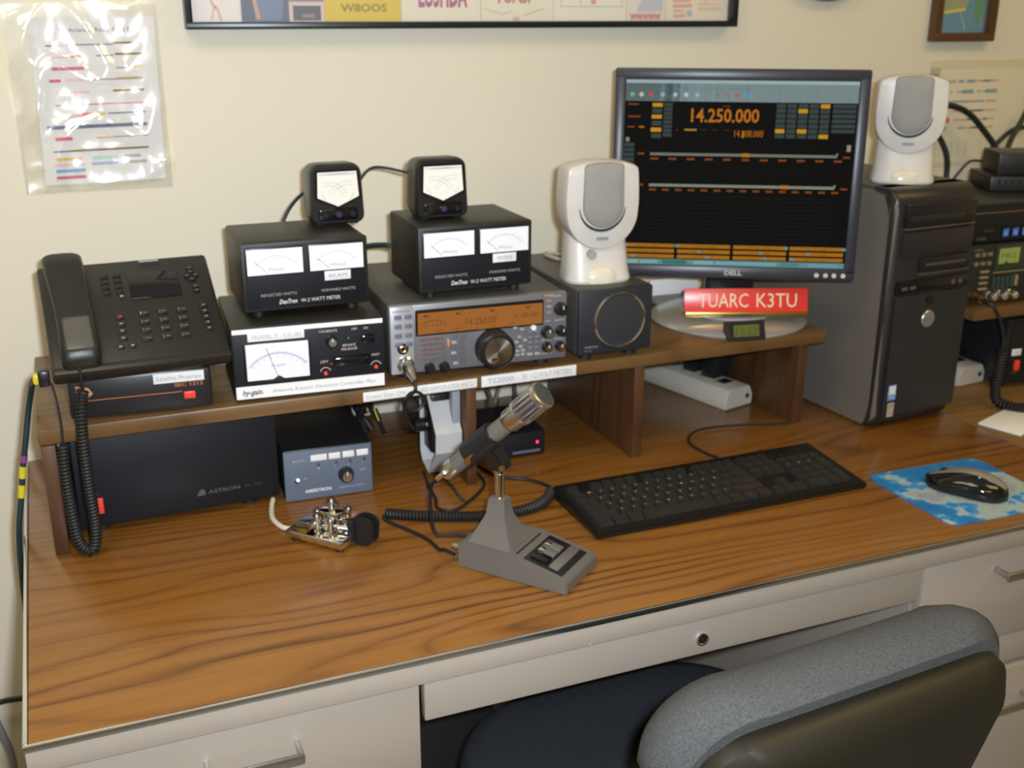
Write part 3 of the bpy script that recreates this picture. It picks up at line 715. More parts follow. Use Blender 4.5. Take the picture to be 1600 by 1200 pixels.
for c_ in range(6):
    for r_ in range(7):
        if c_ == 5:
            if r_ < 6: sr(.895, .118+.026*r_, .995, .138+.026*r_, BTN)
        else: sr(.655+.047*c_, .118+.0265*r_, .695+.047*c_, .140+.0265*r_, YE if (c_, r_) in yel else BTN)
for r_ in range(11): sr(.0, .335+.0262*r_, .045, .355+.0262*r_, BTN)
sr(.006, .305, .022, .328, (.35, .30, .18))
for z, n, mk, k in ((.392, 11, .535, 1), (.560, 15, .712, 1.35)):
    sr(.116, z-.007, .930, z+.008, tuple(v*k for v in (.22, .24, .19))); sr(.060, z-.006, .090, z+.005, DO); sr(.955, z, .985, z+.010, DO)
    for i in range(n):
        x = .118+(.800/(n-1))*i; sr(x, z+.020, x+.034*(11/n)**.4, z+.031, DO)
P.layer()
for z, mk in ((.392, .535), (.560, .712)): sr(mk-.016, z-.010, mk+.016, z+.010, (.62, .22, .01)); sr(.925, z-.016, .933, z-.006, (.4, .3, .15))
sr(.968, .33, .985, .365, (.42, .32, .28))
for r_ in range(12):
    z = .62+.022*r_
    sr(.10, z, .93, z+.003, (.012, .013, .011))
for g in range(4):
    a = .0+.250*g+.006
    for r_ in range(3): sr(a, .884+.030*r_, a+.236, .904+.030*r_, (.50, .20, .012))
sr(0, .970, 1, 1, (.16, .34, .36)); P.layer()
for g, (x, r_) in enumerate(((.015, 0), (.05, 2), (.245, 0), (.345, 1), (.385, 2), (.62, 1), (.64, 2), (.73, 0), (.83, 1), (.76, 2), (.985, 0))): sr(x, .886+.030*r_, x+.018, .902+.030*r_, (.25, .33, .27))
for g in range(4):
    for r_ in range(3): P.text('CH %02d  %s' % (g*3+r_+1, ('USB', 'LSB', 'CW')[r_]), SX(.07+.25*g), SZ(.900+.030*r_), SX(.17+.25*g), .0022, (.20, .06, .01))
for a, b, c in ((.01, .08, (.3, .55, .5)), (.09, .17, (.25, .5, .52)), (.19, .30, (.05, .22, .16)), (.33, .42, (.3, .5, .5)), (.43, .70, (.22, .48, .52)), (.72, .80, (.1, .3, .28)), (.84, .97, (.18, .42, .52))): sr(a, .975, b, .995, c)
P.build('screen_image', GLOW, lcd)
P = Print(MO, .0003); P.text('DELL', MW*.475, .0065, MW*.547, .0078, (.42, .41, .44), bold=.03); P.build('lettering', INK, ms)
for i, x in enumerate((.339, .3535, .367, .3815)): MB().cyl((0, 0, 0), (0, -.002, 0), .0038, 14, MO @ T(x, .0005, .0100)).build('button', mat('cream_button', (.55, .50, .42), .3), ms)
o = MB().box(0, 0, 0, .10, .004, .030, .001).build('paper_card', paper); o.location = (1.085, .70, H+.0102); o.rotation_euler = (.0, 0, -.05); set_prop(o, 'white card standing behind the monitor stand, right of the box loudspeaker', 'card')
o = MB().box(-.004, -.03, -.0088, .104, .03, .0, .002).build('card_holder', mat('grey_holder', (.2, .19, .17), .5)); o.location = (1.085, .70, H+.0095); set_prop(o, 'low grey block under the white card behind the monitor stand', 'block')

# ------------------------------------------------------------------ name plate and little clock on the stand
e = empty('name_plate', (1.0472, .5180, H+.0225), -.366, label='red name plate with white call-sign lettering in front of the monitor stand', cat='sign')
MT = Rx(-.22)
MB().box(0, -.002, .008, .2085, .0015, .047, .0004, MT).build('plate', mat('red_engraving_plastic', (.75, .045, .035), .3), e)
MB().box(.001, -.006, .0, .209, .012, .0085, .0015, None).build('holder', gold, e)
P = Print(MT @ T(0, -.002, 0), .0004); cr = (.85, .66, .42)
P.text('TUARC', .024, .0155, .108, .0235, cr, bold=.0); P.text('K3TU', .122, .0155, .190, .0235, cr, bold=.0); P.build('lettering', INK, e)
e = empty('desk_clock', (1.0790, .4270, H), -.197, label='tiny black digital clock with green-grey display below the red name plate', cat='clock')
m = MB(); m.loft([[(x, y0+(z*.35), z) for x, y0, z in ((0, 0, 0), (.064, 0, 0), (.064, .0, .031), (0, .0, .031))], [(x, .030, z) for x, z in ((0, 0), (.064, 0), (.064, .026), (0, .026))]]); 
bmesh.ops.bevel(m.bm, geom=list(m.bm.edges), offset=.0015, segments=2, affect='EDGES'); m.build('case', blackp, e)
P = Print(Matrix(((1, 0, 0, 0), (0, 1, .35, 0), (0, 0, 1, 0), (0, 0, 0, 1))), .0005); P.rect(.009, .007, .053, .025, (.24, .25, .045)); P.layer(); P.text('12:23', .013, .0095, .048, .0125, (.12, .15, .04)); P.build('display', DIMGLOW, e)

# ------------------------------------------------------------------ desk phone
e = empty('desk_phone', (.0640, .4215, .2358), .035, label='black multi-button desk phone with handset, lying tilted on the small power supply', cat='phone')
TL_ = math.atan2(.102, .155); ML = Rx(TL_); PL = .188; PW = .224
MB().box(0, .0, -.0, PW, PL, .020, .005, ML).build('body', phonem, e)
MB().box(0, -.004, -.001, PW, .012, .0205, .005, ML).build('front_lip', phonem, e)
MB().box(.03, .11, -.0, PW-.03, .145, .058, .004, T(0, 0, -.002)).build('rear_stand', blackp, e)
PM = ML @ T(0, 0, .020) @ Matrix(((1, 0, 0, 0), (0, 0, 1, 0), (0, -1, 0, 0), (0, 0, 0, 1)))  # (x, -lift, v) -> up the slanted face
PM = ML @ Matrix(((1, 0, 0, 0), (0, 0, 1, 0), (0, -1, 0, .020), (0, 0, 0, 1)))
def pk(x, v, w_=.011, h_=.007, m_=blackp, t=.0022, nm='button'):
    return MB().box(x-w_/2, v-h_/2, .0195, x+w_/2, v+h_/2, .020+t, .0008, ML).build(nm, m_, e)
scr = MB().box(.113, .112, .0195, .180, .160, .0215, .001, ML).build('display', blackg, e)
P = Print(PM, .0028)
c = (.30, .29, .27)
MB().box(.060, .014, .0195, .0610, .182, .0207, .0002, ML).build('cradle_edge', blackp, e)
for r_ in range(4):
    for k_ in range(3):
        x, v = .124+.0245*k_-.0008*r_, .0845-.0150*r_
        pk(x, v, .013, .0085); P.text('123456789*0#'[r_*3+k_], x-.0050, v-.002, x-.0030, .004, c); P.text('ABCDEFG'[(r_*3+k_) % 5:][:3], x-.001, v-.001, x+.005, .0022, c)
for r_ in range(4):
    x, v = .093-.0004*r_, .082-.0125*r_
    pk(x, v, .011, .0075); P.rect(x-.002, v-.0012, x+.0025, v+.0012, (.45, .07, .03) if r_ == 0 else (.25, .24, .22))
for x in (.0865, .1015): pk(x, .0300, .009, .0075); P.rect(x-.002, .0288, x+.002, .0312, (.32, .31, .28))
for v in (.088, .0775, .067, .0565, .046): pk(.203, v, .011, .0065); P.rect(.2015, v-.001, .2045, v+.001, (.28, .28, .25))
for x, v in ((.197, .160), (.1915, .146), (.203, .146), (.197, .139), (.197, .153), (.1995, .125), (.1995, .117)): pk(x, v, .009, .0055); P.rect(x-.0015, v-.0006, x+.0015, v+.0006, (.24, .23, .2))
for r_ in range(4):
    for k_ in range(2): pk(.083+.0165*k_, .158-.0100*r_, .010, .006)
P.rect(.0985, .1170, .1025, .1200, (.33, .32, .30))
P.rect(.132, .178, .158, .182, (.28, .31, .33)); P.rect(.212, .181, .2145, .1835, (.6, .3, .15))
P.build('key_markings', INK, e)
# handset
hp = [((.036, .002, .014), .019, .012), ((.0365, .009, .027), .0235, .014), ((.037, .030, .033), .0245, .014), ((.037, .065, .0335), .0235, .0115), ((.036, .100, .034), .0235, .0110), ((.035, .135, .035), .0245, .012), ((.034, .162, .035), .0255, .015), ((.033, .180, .033), .0255, .016), ((.033, .188, .030), .0220, .013)]
N = 20; rings = []
for (x, y, z), a, b in hp:
    rings.append([(x+a*math.copysign(abs(math.cos(2*PI*i/N))**.55, math.cos(2*PI*i/N)), y, z+b*math.copysign(abs(math.sin(2*PI*i/N))**.55, math.sin(2*PI*i/N))) for i in range(N)])
hs = MB().loft(rings, True, ML).build('handset', phonem, e, smooth=50)
hs_sheen = MB().box(.0195, .012, .0452, .054, .066, .0478, .004, ML).build('handset_sheen', mat('sheen_grey_plastic', (.09, .085, .07), .30), hs)  # lighter patch: reflection on the lower handset, put into the colour
PINV = (T(.0640, .4215, .2358) @ Rz(.035)).inverted()
pc = coil([(.0975, .413, .226), (.0905, .400, .185), (.0890, .398, .10), (.0910, .397, .045), (.0865, .395, .0130), (.0765, .395, .0105), (.0675, .396, .030), (.064, .399, .08), (.0635, .402, .125), (.0655, .407, .158)], .0058, .0023, .0047).build('coiled_cord', rubber, e, label='long coiled handset cord'); pc.matrix_parent_inverse = PINV
MB().tube(spline([(.0960, .4125, .262), (.0970, .4110, .245), (.0975, .4130, .226)]), .0022, 8).build('straight_end', rubber, pc)
o = MB().tube(spline([(.0655, .407, .158), (.0665, .409, .185), (.0650, .412, .215), (.0615, .425, .236)]), .0016, 6).build('phone_line', rubber); set_prop(o, 'thin black phone line rising beside the coiled cord at the left end of the shelf', 'cord')
# wires with yellow and purple tape at the far left
wb = empty('taped_cable', (.0, .50, .0), 0, label='dark cable with yellow and purple tape bands at the left edge of the desk', cat='cable')
cp = [(.052, -.055, .2400), (.040, -.03, .228), (.0295, .0, .188), (.017, .0, .130), (.0095, .0, .095), (.0025, .0, .055), (-.0060, .0, .012), (-.012, .01, -.05), (-.016, .02, -.15), (-.02, .04, -.40)]
MB().tube(spline(cp), .0042, 8).build('sheath', mat('dark_teal_cable', (.01, .025, .03), .5), wb)
S = spline(cp, 16)
def band(i0, i1, m_, r_=.0048): MB().tube(S[i0:i1], r_, 10).build('tape_band', m_, wb)
yt = mat('yellow_tape', (.65, .55, .02), .4); pt = mat('purple_tape', (.22, .05, .22), .4)
band(54, 60, pt); band(62, 70, yt); band(73, 81, yt)
MB().box(.046, -.068, .2285, .0605, -.050, .250, .003).build('plug', blackp, wb); MB().box(.040, -.066, .232, .049, -.053, .2465, .003).build('yellow_plug', yt, wb, label='yellow plug end')
MB().tube(spline([(.0405, -.050, .236), (.037, -.03, .224), (.0335, -.008, .205)]), .0014, 6).build('red_wire', mat('red_wire', (.5, .05, .04), .5), wb)

# ------------------------------------------------------------------ hanging bracket, modem, power strip, cables under the shelf
e = empty('hanging_bracket', (.578, .42, .0), 0, label='light grey bent metal bracket with black side knob hanging under the shelf', cat='bracket')
zt_ = H-SB-.0010
sec = [(.093, zt_), (.095, .030), (.086, .016), (.058, .0075), (.021, .052), (.019, .082), (.062, .136), (.068, zt_)]
def band_loop(sec, t, x0, x1):
    n = len(sec); inn = []
    for i, p in enumerate(sec):
        a = Vector(sec[max(i-1, 0)]); b = Vector(sec[min(i+1, n-1)]); d = (b-a).normalized(); inn.append((p[0]-d.y*t, p[1]+d.x*t))
    return [(y, z) for y, z in sec], inn
o_, i_ = band_loop(sec, .0022, 0, 0)
m = MB()
m.loft([[(x, a[0], a[1]), (x, b[0], b[1]), (x2, b[0], b[1]), (x2, a[0], a[1])] for (a, b) in zip(o_, i_) for x, x2 in ((0.0, .0415),)]); m.build('strap', greyp, e)
MB().box(.030, .026, .078, .0425, .040, zt_, .001).build('side_plate', mat('mid_grey_plate', (.30, .32, .35), .35), e)
MB().box(.004, .050, .040, .038, .090, .135, .004).build('black_unit', blackp, e)
MB().cyl((-.012, .088, .075), (.004, .088, .075), .011, 20).build('knob', blackp, e)
for z in (.082, .084): MB().ball((.001, .060+(z-.08), z+.001), .0022).build('screw', gold, e)

e = empty('modem', (.684, .4925, .0005), -.03, label='small black box with one red light behind the microphone under the shelf', cat='box')
MB().box(0, 0, .002, .098, .13, .044, .004).build('case', black2, e)
MB().box(.002, -.002, .003, .096, .002, .043, .003).build('front_panel', panelm, e)
MB().ball((.083, -.002, .0245), .0022).build('red_light', mat('lit_red_lamp', (1, .03, .04), .3, emit=3), e)
for i in range(3): MB().ball((.040+.010*i, -.002, .0235), .0013).build('lamp', rubber, e)
P = Print(T(0, -.002, 0)); P.rect(.040, .008, .088, .0125, (.12, .12, .15)); P.build('stripe', INK, e)
for x in (.012, .086):
    for y in (.015, .115): MB().cyl((x, y, 0), (x, y, .003), .005, 10).build('foot', rubber, e)

def plug_strip(loc, rz, label, L_, plugs):
    e = empty('power_strip', loc, rz, label=label, cat='power strip')
    m = MB(); pr = [(-.034, 0), (.034, 0), (.036, .006), (.036, .020), (.028, .036), (.022, .0385), (-.022, .0385), (-.028, .036), (-.036, .020), (-.036, .006)]
    m.loft([[(x*k, y, .0190+(z-.0190)*k) for x, z in pr] for y, k in ((0, .94), (.004, 1), (L_-.004, 1), (L_, .94))]); m.build('body', beiged, e)
    P = Print(T(0, 0, 0), .0004); P.build
    MB().cyl((.021, -.001, .018), (.021, .004, .018), .0048, 16).build('reset_button', mat('dark_blue_button', (.02, .04, .07), .4), e)
    for i in range(max(2, int(L_/.045))):
        y = .022+.042*i
        if y > L_-.03: break
        o = MB().box(-.016, y, .0380, .016, y+.030, .0392, .0005).build('outlet', mat('outlet_face', (.42, .38, .31), .5), e)
        for x in (-.006, .006): MB().box(x-.001, y+.010, .0389, x+.001, y+.019, .0395).build('slot', blackp, o)
    MB().box(-.011, .028, .0385, .012, .046, .0410, .001).build('rocker', blackp, e)
    return e
plug_strip((1.200, .560, .0005), .255, 'cream power strip with black plugs lying under the right bay of the shelf', .225, 2)
for i, (x, y, a, hh) in enumerate(((1.1900, .628, .255, .064), (1.1780, .674, .255, .070))):
    e = empty('power_adapter', (x, y, .0404), a, label=('black plug nearest the camera on the cream power strip', 'black plug farther back on the cream power strip')[i], cat='plug')
    MB().box(-.020, -.014, 0, .020, .018, hh, .004).build('body', blackp, e)
    MB().tube(spline([(.018, .0, .03), (.030, .0, .034), (.046, .004, .020), (.052, .01, -.01), (.054, .02, -.034)]), .003, 8).build('lead', rubber, e)
e = plug_strip((1.690, .500, .0005), .10, 'grey-beige power strip lying under the right-hand shelf beside the tower', .22, 0)

ptsl = [([(.503, .64, .010), (.515, .61, .08), (.555, .585, .125), (.590, .565, .100), (.606, .545, .03)], .0055, 'thick black cable arching under the shelf between the blue-grey switch and the bracket', 'black cable'),
        ([(.500, .70, .012), (.51, .66, .10), (.56, .62, .140), (.595, .60, .12), (.608, .58, .05)], .0045, 'black cable running highest under the shelf behind the grey bracket', 'c'),
        ([(.50, .745, .15), (.515, .735, .12), (.520, .70, .07), (.530, .66, .012)], .0045, 'black cable dropping steeply behind the blue-grey switch box', 'c'),
        ([(.545, .755, .150), (.535, .745, .115), (.520, .715, .06), (.545, .68, .008)], .0045, 'black cable crossing another just behind the blue-grey switch box', 'c'),
        ([(.58, .76, .15), (.575, .74, .11), (.55, .72, .06), (.56, .66, .008)], .0038, 'rightmost of the black cables dropping behind the blue-grey switch box', 'c')]
for p, r_, lab, _ in ptsl: set_prop(MB().tube(spline(p), r_, 8).build('cable', rubber), lab, 'cable')
for i, (x, y, z) in enumerate(((.505, .700, .055), (.535, .700, .060), (.550, .690, .045))):
    o = MB().cyl((0, 0, 0), (.004, -.012, -.018), .0055, 12).build('cable_connector', gold); o.location = (x, y-.01, z); set_prop(o, ('brassy connector left of three behind the blue-grey switch box', 'brassy connector in the middle of three behind the blue-grey switch box', 'brassy connector right of three behind the blue-grey switch box')[i], 'connector')
for i, p in enumerate(([(.700, .640, .010), (.708, .645, .07), (.730, .66, .105), (.752, .66, .05), (.765, .65, .010)], [(.775, .70, .010), (.80, .71, .07), (.845, .72, .11), (.87, .72, .150)], [(.80, .73, .15), (.805, .72, .10), (.815, .70, .05), (.80, .66, .008)])):
    set_prop(MB().tube(spline(p), .0034, 8).build('cable', mat('olive_grey_cable', (.10, .09, .07), .5)), ('olive cable hooped over behind the small box with the red light', 'olive cable slanting up to the right behind the microphone head', 'olive cable dropping down the wall behind the microphone head')[i], 'cable')
o = MB().tube(spline([(.336, .470, .006), (.3290, .445, .0045), (.3240, .410, .0045), (.3300, .380, .0045), (.3405, .3665, .0055), (.3520, .3620, .009)]), .0036, 10).build('white_cable', mat('cream_cable', (.70, .64, .50), .45)); set_prop(o, 'cream cable curving from under the big power supply to the morse paddle', 'cable')
# meter cables
for p, r_, lab in (([(.455, .6115, .3350), (.480, .622, .3340), (.515, .632, .3320), (.540, .625, .3370), (.5535, .590, .344), (.5545, .570, .346)], .0045, 'thick black cable between the two twin-window watt meters'),
                   ([(.5080, .598, .425), (.522, .625, .432), (.552, .640, .455), (.585, .575, .455), (.595, .546, .452)], .0022, 'thin dark cable linking the two small square meters'),
                   ([(.452, .600, .430), (.440, .625, .425), (.420, .640, .400), (.405, .635, .370), (.400, .625, .330)], .0026, 'thin dark cable behind the left small square meter')):
    set_prop(MB().tube(spline(p), r_, 8).build('cable', mat('dark_teal_cable', (.01, .025, .03), .5)), lab, 'cable')

# ------------------------------------------------------------------ microphone
ma = math.radians(-51.4)
e = empty('desk_microphone', (.5214, .1873, .0005), ma, label='grey desk microphone with slotted silver head on a sloped switch base', cat='microphone')
gm = mat('warm_grey_cast_metal', (.165, .152, .135), .36, .25, nscale=10)
LB, WB = .158, .0915
prof = [(0, 0), (LB, 0), (LB, .0165), (.078, .0335), (0, .0335)]
m = MB(); m.loft([[(x, y, z) for x, z in prof] for y in (0, WB)]); bmesh.ops.bevel(m.bm, geom=list(m.bm.edges), offset=.0016, segments=2, affect='EDGES'); m.build('base', gm, e)
sl = math.atan2(.017, .080); MS = T(.078, 0, .0335) @ Ry(sl)
MB().box(.014, .010, -.001, .070, .083, .0010, .0006, MS).build('switch_panel', blackp, e)
for y0, y1, m_ in ((.016, .033, gm), (.034, .050, alu), (.051, .066, alu)):
    MB().box(.020, y0, .0005, .044, y1, .0055, .0015, MS).build('lever_switch', blackg if m_ is gm else gm, e)
MB().box(.048, .014, .0005, .062, .078, .0050, .002, MS).build('transmit_bar', gm, e)
for y in (.040, .057): MB().box(.0215, y-.006, .0045, .030, y+.004, .0068, .0008, MS).build('switch_cap', chrome, e)
MB().box(.002, .012, .0003, .004, .078, .0010, 0, MS).build('panel_groove', blackp, e)
# pyramid and stem
fr_ = lambda x0, x1, y0, y1, z: [(x0, y0, z), (x1, y0, z), (x1, y1, z), (x0, y1, z)]
m = MB(); m.loft([fr_(.0095, .0735, .008, .064, .0335), fr_(.011, .072, .010, .062, .036), fr_(.027, .055, .026, .051, .070), fr_(.030, .052, .029, .048, .093)]); bmesh.ops.bevel(m.bm, geom=list(m.bm.edges), offset=.001, segments=2, affect='EDGES'); m.build('pyramid', gm, e)
MB().cyl((.041, .0385, .088), (.041, .0385, .134), .0068, 24).ring(.0068, .0012, 24, T(.041, .0385, .127)).build('stem', chrome, e)
MI = Rz(-ma) @ T(-.5214, -.1873, -.0005)        # world -> base frame
C = Vector((.5684, .1667, .1895)); D = Vector((.506, -.525, .689)).normalized()
MM = MI @ T(*C) @ align(D)
cl = MB().cyl((0, 0, -.053), (0, 0, -.005), .0168, 28, MM).build('clamp', blackp, e)
m = MB()
sw0 = MI @ (C+D*-.030); 
m.loft([[(.041-.009, .0385-.009, .131), (.041+.009, .0385-.009, .131), (.041+.009, .0385+.009, .131), (.041-.009, .0385+.009, .131)],
        [(.041-.013, .0385-.012, .140), (.041+.013, .0385-.012, .140), (.041+.013, .0385+.012, .140), (.041-.013, .0385+.012, .140)],
        [(sw0.x-.016, sw0.y-.013, sw0.z-.004), (sw0.x+.020, sw0.y-.013, sw0.z+.004), (sw0.x+.020, sw0.y+.013, sw0.z+.004), (sw0.x-.016, sw0.y+.013, sw0.z-.004)]])
bmesh.ops.bevel(m.bm, geom=list(m.bm.edges), offset=.002, segments=2, affect='EDGES'); m.build('swivel', blackp, e)
MB().cyl((-.018, 0, 0), (.018, 0, 0), .0042, 14, T(.041, .0385, .1400) @ Rz(-.9)).cyl((-.018, 0, 0), (-.022, 0, 0), .0058, 14, T(.041, .0385, .1400) @ Rz(-.9)).build('swivel_screw', gold, e)
MB().cyl((0, -.014, -.047), (0, -.024, -.047), .0042, 12, MM @ Rz(-1.3)).build('thumb_screw', gold, e)
MB().cyl((0, 0, -.080), (0, 0, .022), .0120, 32, MM).build('body', gm, e)
MB().lathe([(.0125, .020), (.0150, .024), (.0155, .042), (.0165, .043)], 40, MM).build('collar', alu, e)
hd = MB().lathe([(.0140, .042), (.0140, .080)], 32, MM).build('grille_core', mat('dark_blue_mesh', (.03, .04, .06), .5), e)
m = MB()
m.lathe([(.0172, .0415), (.0178, .0440), (.0174, .0465), (.0140, .0465)], 40, MM)
m.lathe([(.0140, .0775), (.0182, .0775), (.0188, .0810), (.0182, .0845), (.0160, .0855)], 40, MM)
m.build('head_rings', alu, e)
for i in range(16):
    a = 2*PI*i/16
    MB().box(-.0018, .0135, .0455, .0018, .0176, .0790, .0005, MM @ Rz(a)).build('rib', alu, e)
MB().lathe([(.0158, .0853), (.0150, .0865), (.001, .0870)], 40, MM).build('end_cap', mat('olive_grey_mesh', (.05, .055, .045), .6, bump=.8, bscale=1800), e)
MB().lathe([(.0085, -.101), (.0120, -.099), (.0132, -.092), (.0132, -.085), (.0120, -.078)], 28, MM).build('tail_connector', alu, e)
MB().box(-.0035, -.022, -.104, .0035, -.009, -.090, .0015, MM @ Rz(-1.6)).build('connector_latch', chrome, e)
MB().tube([MI @ Vector(p) for p in spline([tuple(C+D*-.100), tuple(C+D*-.110+Vector((-.002, 0, -.004))), (.512, .262, .085), (.515, .275, .040), (.523, .276, .0045), (.552, .262, .0040), (.575, .238, .0060), (.5760, .222, .017)])], .0026, 8).build('short_cable', rubber, e)
MB().cyl((-.016, .026, .012), (.001, .026, .012), .0062, 20).cyl((-.022, .026, .012), (-.014, .026, .012), .0048, 16).build('cable_plug', alu, e)
mcab = empty('microphone_cord', (0, 0, 0), 0, label='black coiled microphone cord lying across the desk behind the microphone', cat='cord')
p0 = [(.476, .356), (.505, .338), (.536, .323), (.570, .307), (.603, .297), (.640, .2925), (.675, .2965), (.703, .312), (.7240, .337)]
coil([(x, y, .0088) for x, y in p0], .0062, .0022, .0047).build('coil', rubber, mcab)
MB().tube(spline([(.476, .356, .0088), (.470, .352, .0060), (.474, .340, .0035), (.495, .300, .0030), (.508, .268, .0030), (.5120, .2350, .0040), (.5150, .2200, .0095), (.5210, .1980, .0125)]), .0026, 8).build('straight_end', rubber, mcab)
MB().tube(spline([(.7240, .337, .0088), (.7330, .352, .0050), (.7310, .372, .0030), (.715, .400, .0030), (.690, .418, .0030), (.672, .440, .003), (.655, .500, .003)]), .0026, 8).build('straight_end', rubber, mcab)
for p, r_, lab in (([(.5700, .475, .010), (.5650, .440, .0035), (.5600, .390, .0030), (.5520, .362, .0030), (.560, .345, .0030), (.575, .343, .003), (.600, .360, .003), (.645, .41, .003), (.650, .47, .003)], .0024, 'thin black cable looping forward on the desk below the grey bracket'),
                   ([(.600, .470, .0022), (.592, .425, .008), (.588, .395, .016), (.590, .375, .010), (.598, .365, .0022)], .0020, 'thin dark cable loop standing on the desk behind the microphone stem')):
    set_prop(MB().tube(spline(p), r_, 8).build('cable', rubber), lab, 'cable')
# transceiver microphone lead: plug and loop hanging over the shelf edge
e = empty('radio_mic_lead', (.5290, .427, .2040), 0, label='silver plug with short black cord looping over the shelf edge below the transceiver', cat='cable')
MB().lathe([(.0088, 0), (.0092, .004), (.0092, .012), (.0070, .017), (.0045, .030), (.0038, .034)], 24, T(.0010, -.0135, -.0002) @ Rx(PI/2+.35)).build('plug', alu, e)
MB().tube(spline([(.001, -.0440, -.0120), (.001, -.050, -.022), (-.004, -.040, -.034), (-.010, -.030, -.046), (-.006, -.022, -.060), (.010, -.018, -.066), (.022, -.018, -.058), (.022, -.020, -.046), (.010, -.022, -.036), (-.002, -.0155, -.045), (-.004, -.0145, -.075), (.010, -.005, -.10)]), .0024, 8).build('cord', rubber, e)

# ------------------------------------------------------------------ morse paddle
ka = math.atan2(.2741-.3442, .3873-.3274)
e = empty('morse_paddle', (.3290, .3450, .0005), ka, label='chrome morse key paddle with black finger pieces on the desk before the blue-grey switch', cat='morse key')
LK, WK = .0925, .062
MB().box(0, 0, .005, LK, WK, .0165, .0025).build('base_plate', chrome, e)
for x in (.010, LK-.010):
    for y in (.010, WK-.010): MB().cyl((x, y, 0), (x, y, .006), .0065, 14).build('foot', rubber, e)
MB().box(.006, .020, .0165, .026, .042, .022, .002).build('terminal_block', alu, e)
MB().box(.010, .004, .0165, .030, .016, .0205, .001).build('name_badge', gold, e)
fbm = MB(); 
MB().box(.040, .020, .0165, .064, .052, .034, .003).build('frame_block', chrome, e)
MB().box(.036, .026, .034, .070, .045, .042, .002).build('top_bridge', chrome, e)
for x, y, r_, hh in ((.044, .014, .0045, .036), (.044, .056, .0045, .036), (.066, .014, .0040, .034), (.066, .056, .0040, .034), (.030, .034, .0050, .032), (.054, .035, .0050, .052)):
    q = MB().cyl((x, y, .0165), (x, y, hh), r_, 18).build('post', chrome, e)
    MB().cyl((x, y, hh), (x, y, hh+.005), r_*1.25, 18).cyl((x, y, hh+.005), (x, y, hh+.009), r_*.6, 12).build('knurled_nut', alu, q)
for y in (.014, .056):
    MB().cyl((.040, y-.010 if y < .03 else y+.010, .028), (.040, y+.012 if y < .03 else y-.012, .028), .0028, 12).build('contact_screw', alu, e)
    MB().tube([(.050, y, .026), (.075, .035+(y-.035)*.45, .026), (.096, .035+(y-.035)*.30, .026)], .0022, 8).build('arm', chrome, e)
for s_ in (-1, 1):
    m = MB(); y = .035+s_*.0075
    o_ = rrect(.030, .034, .006, .046, .010, .012, 6)
    m.loft([[(.108+x, y-.0022, z) for x, z in o_], [(.108+x, y+.0022, z) for x, z in o_]]); m.build('finger_piece', blackp, e)
MB().box(.088, .020, .010, .098, .050, .040, .002).build('finger_mount', blackp, e)

# ------------------------------------------------------------------ keyboard
e = empty('keyboard', (.7224, .1826, .0005), .001, label='long black full-size computer keyboard lying on the desk', cat='keyboard')
KW, KD = .459, .150
prof = [(0, 0), (KD, 0), (KD, .020), (0, .0095)]
m = MB(); m.loft([[(x, y, z) for y, z in prof] for x in (0, KW)]); bmesh.ops.bevel(m.bm, geom=list(m.bm.edges), offset=.003, segments=2, affect='EDGES'); m.build('case', mat('worn_black_plastic', (.010, .0095, .008), .30, bump=.2, bscale=400), e)
ks = math.atan2(.0105, KD); MK = T(0, 0, .0095) @ Rx(ks)
keym = mat('worn_black_keycap', (.026, .025, .021), .24, nscale=60, var=.3)
cache = {}
def key(x, y, w_, d_=1.0):
    U_ = .01905; k = (round(w_, 2), round(d_, 2))
    if k not in cache:
        a, b = w_*U_-.0015, d_*U_-.0015; m = MB()
        m.loft([[(.0, .0, -.001), (a, .0, -.001), (a, b, -.001), (0, b, -.001)], [(.0018, .0012, .0062), (a-.0018, .0012, .0062), (a-.0018, b-.0026, .0068), (.0018, b-.0026, .0068)], [(.0030, .0026, .0062), (a-.003, .0026, .0062), (a-.003, b-.0042, .0066), (.003, b-.0042, .0066)]])
        o = m.build('key', keym, e); cache[k] = o.data
    else:
        o = bpy.data.objects.new('key', cache[k]); COL.objects.link(o); o.parent = e
    o.matrix_local = MK @ T(x, y, 0)
U_ = .01905; X0 = .011; Y0 = .014
rows = [[1.25, 1.25, 1.25, 6.25, 1.25, 1.25, 1.25, 1.25], [2.25]+[1]*10+[2.75], [1.75]+[1]*11+[2.25], [1.5]+[1]*12+[1.5], [1]*13+[2]]
for r_, row in enumerate(rows):
    x = X0
    for w_ in row: key(x, Y0+r_*U_, w_); x += w_*U_
YF = Y0+5*U_+.006
x = X0; key(x, YF, 1, .8)
for g in range(3):
    for k_ in range(4): key(X0+(2+g*4.5+k_)*U_, YF, 1, .8)
XN = X0+15.25*U_
for k_ in range(3): key(XN+k_*U_, YF, 1, .8); key(XN+k_*U_, Y0+4*U_, 1); key(XN+k_*U_, Y0+3*U_, 1); key(XN+k_*U_, Y0, 1)
key(XN+U_, Y0+U_, 1)
XP = X0+18.5*U_
for r_, row in enumerate(([(0, 2, 1), (2, 1, 1), (3, 1, 2)], [(0, 1, 1), (1, 1, 1), (2, 1, 1)], [(0, 1, 1), (1, 1, 1), (2, 1, 1), (3, 1, 2)], [(0, 1, 1), (1, 1, 1), (2, 1, 1)], [(0, 1, 1), (1, 1, 1), (2, 1, 1), (3, 1, 1)])):
    for a, w_, d_ in row: key(XP+a*U_, Y0+r_*U_, w_, d_)
PMk = MK @ Matrix(((1, 0, 0, 0), (0, 0, 1, 0), (0, -1, 0, 0), (0, 0, 0, 1)))
P = Print(PMk, .0074); c = (.42, .40, .35)
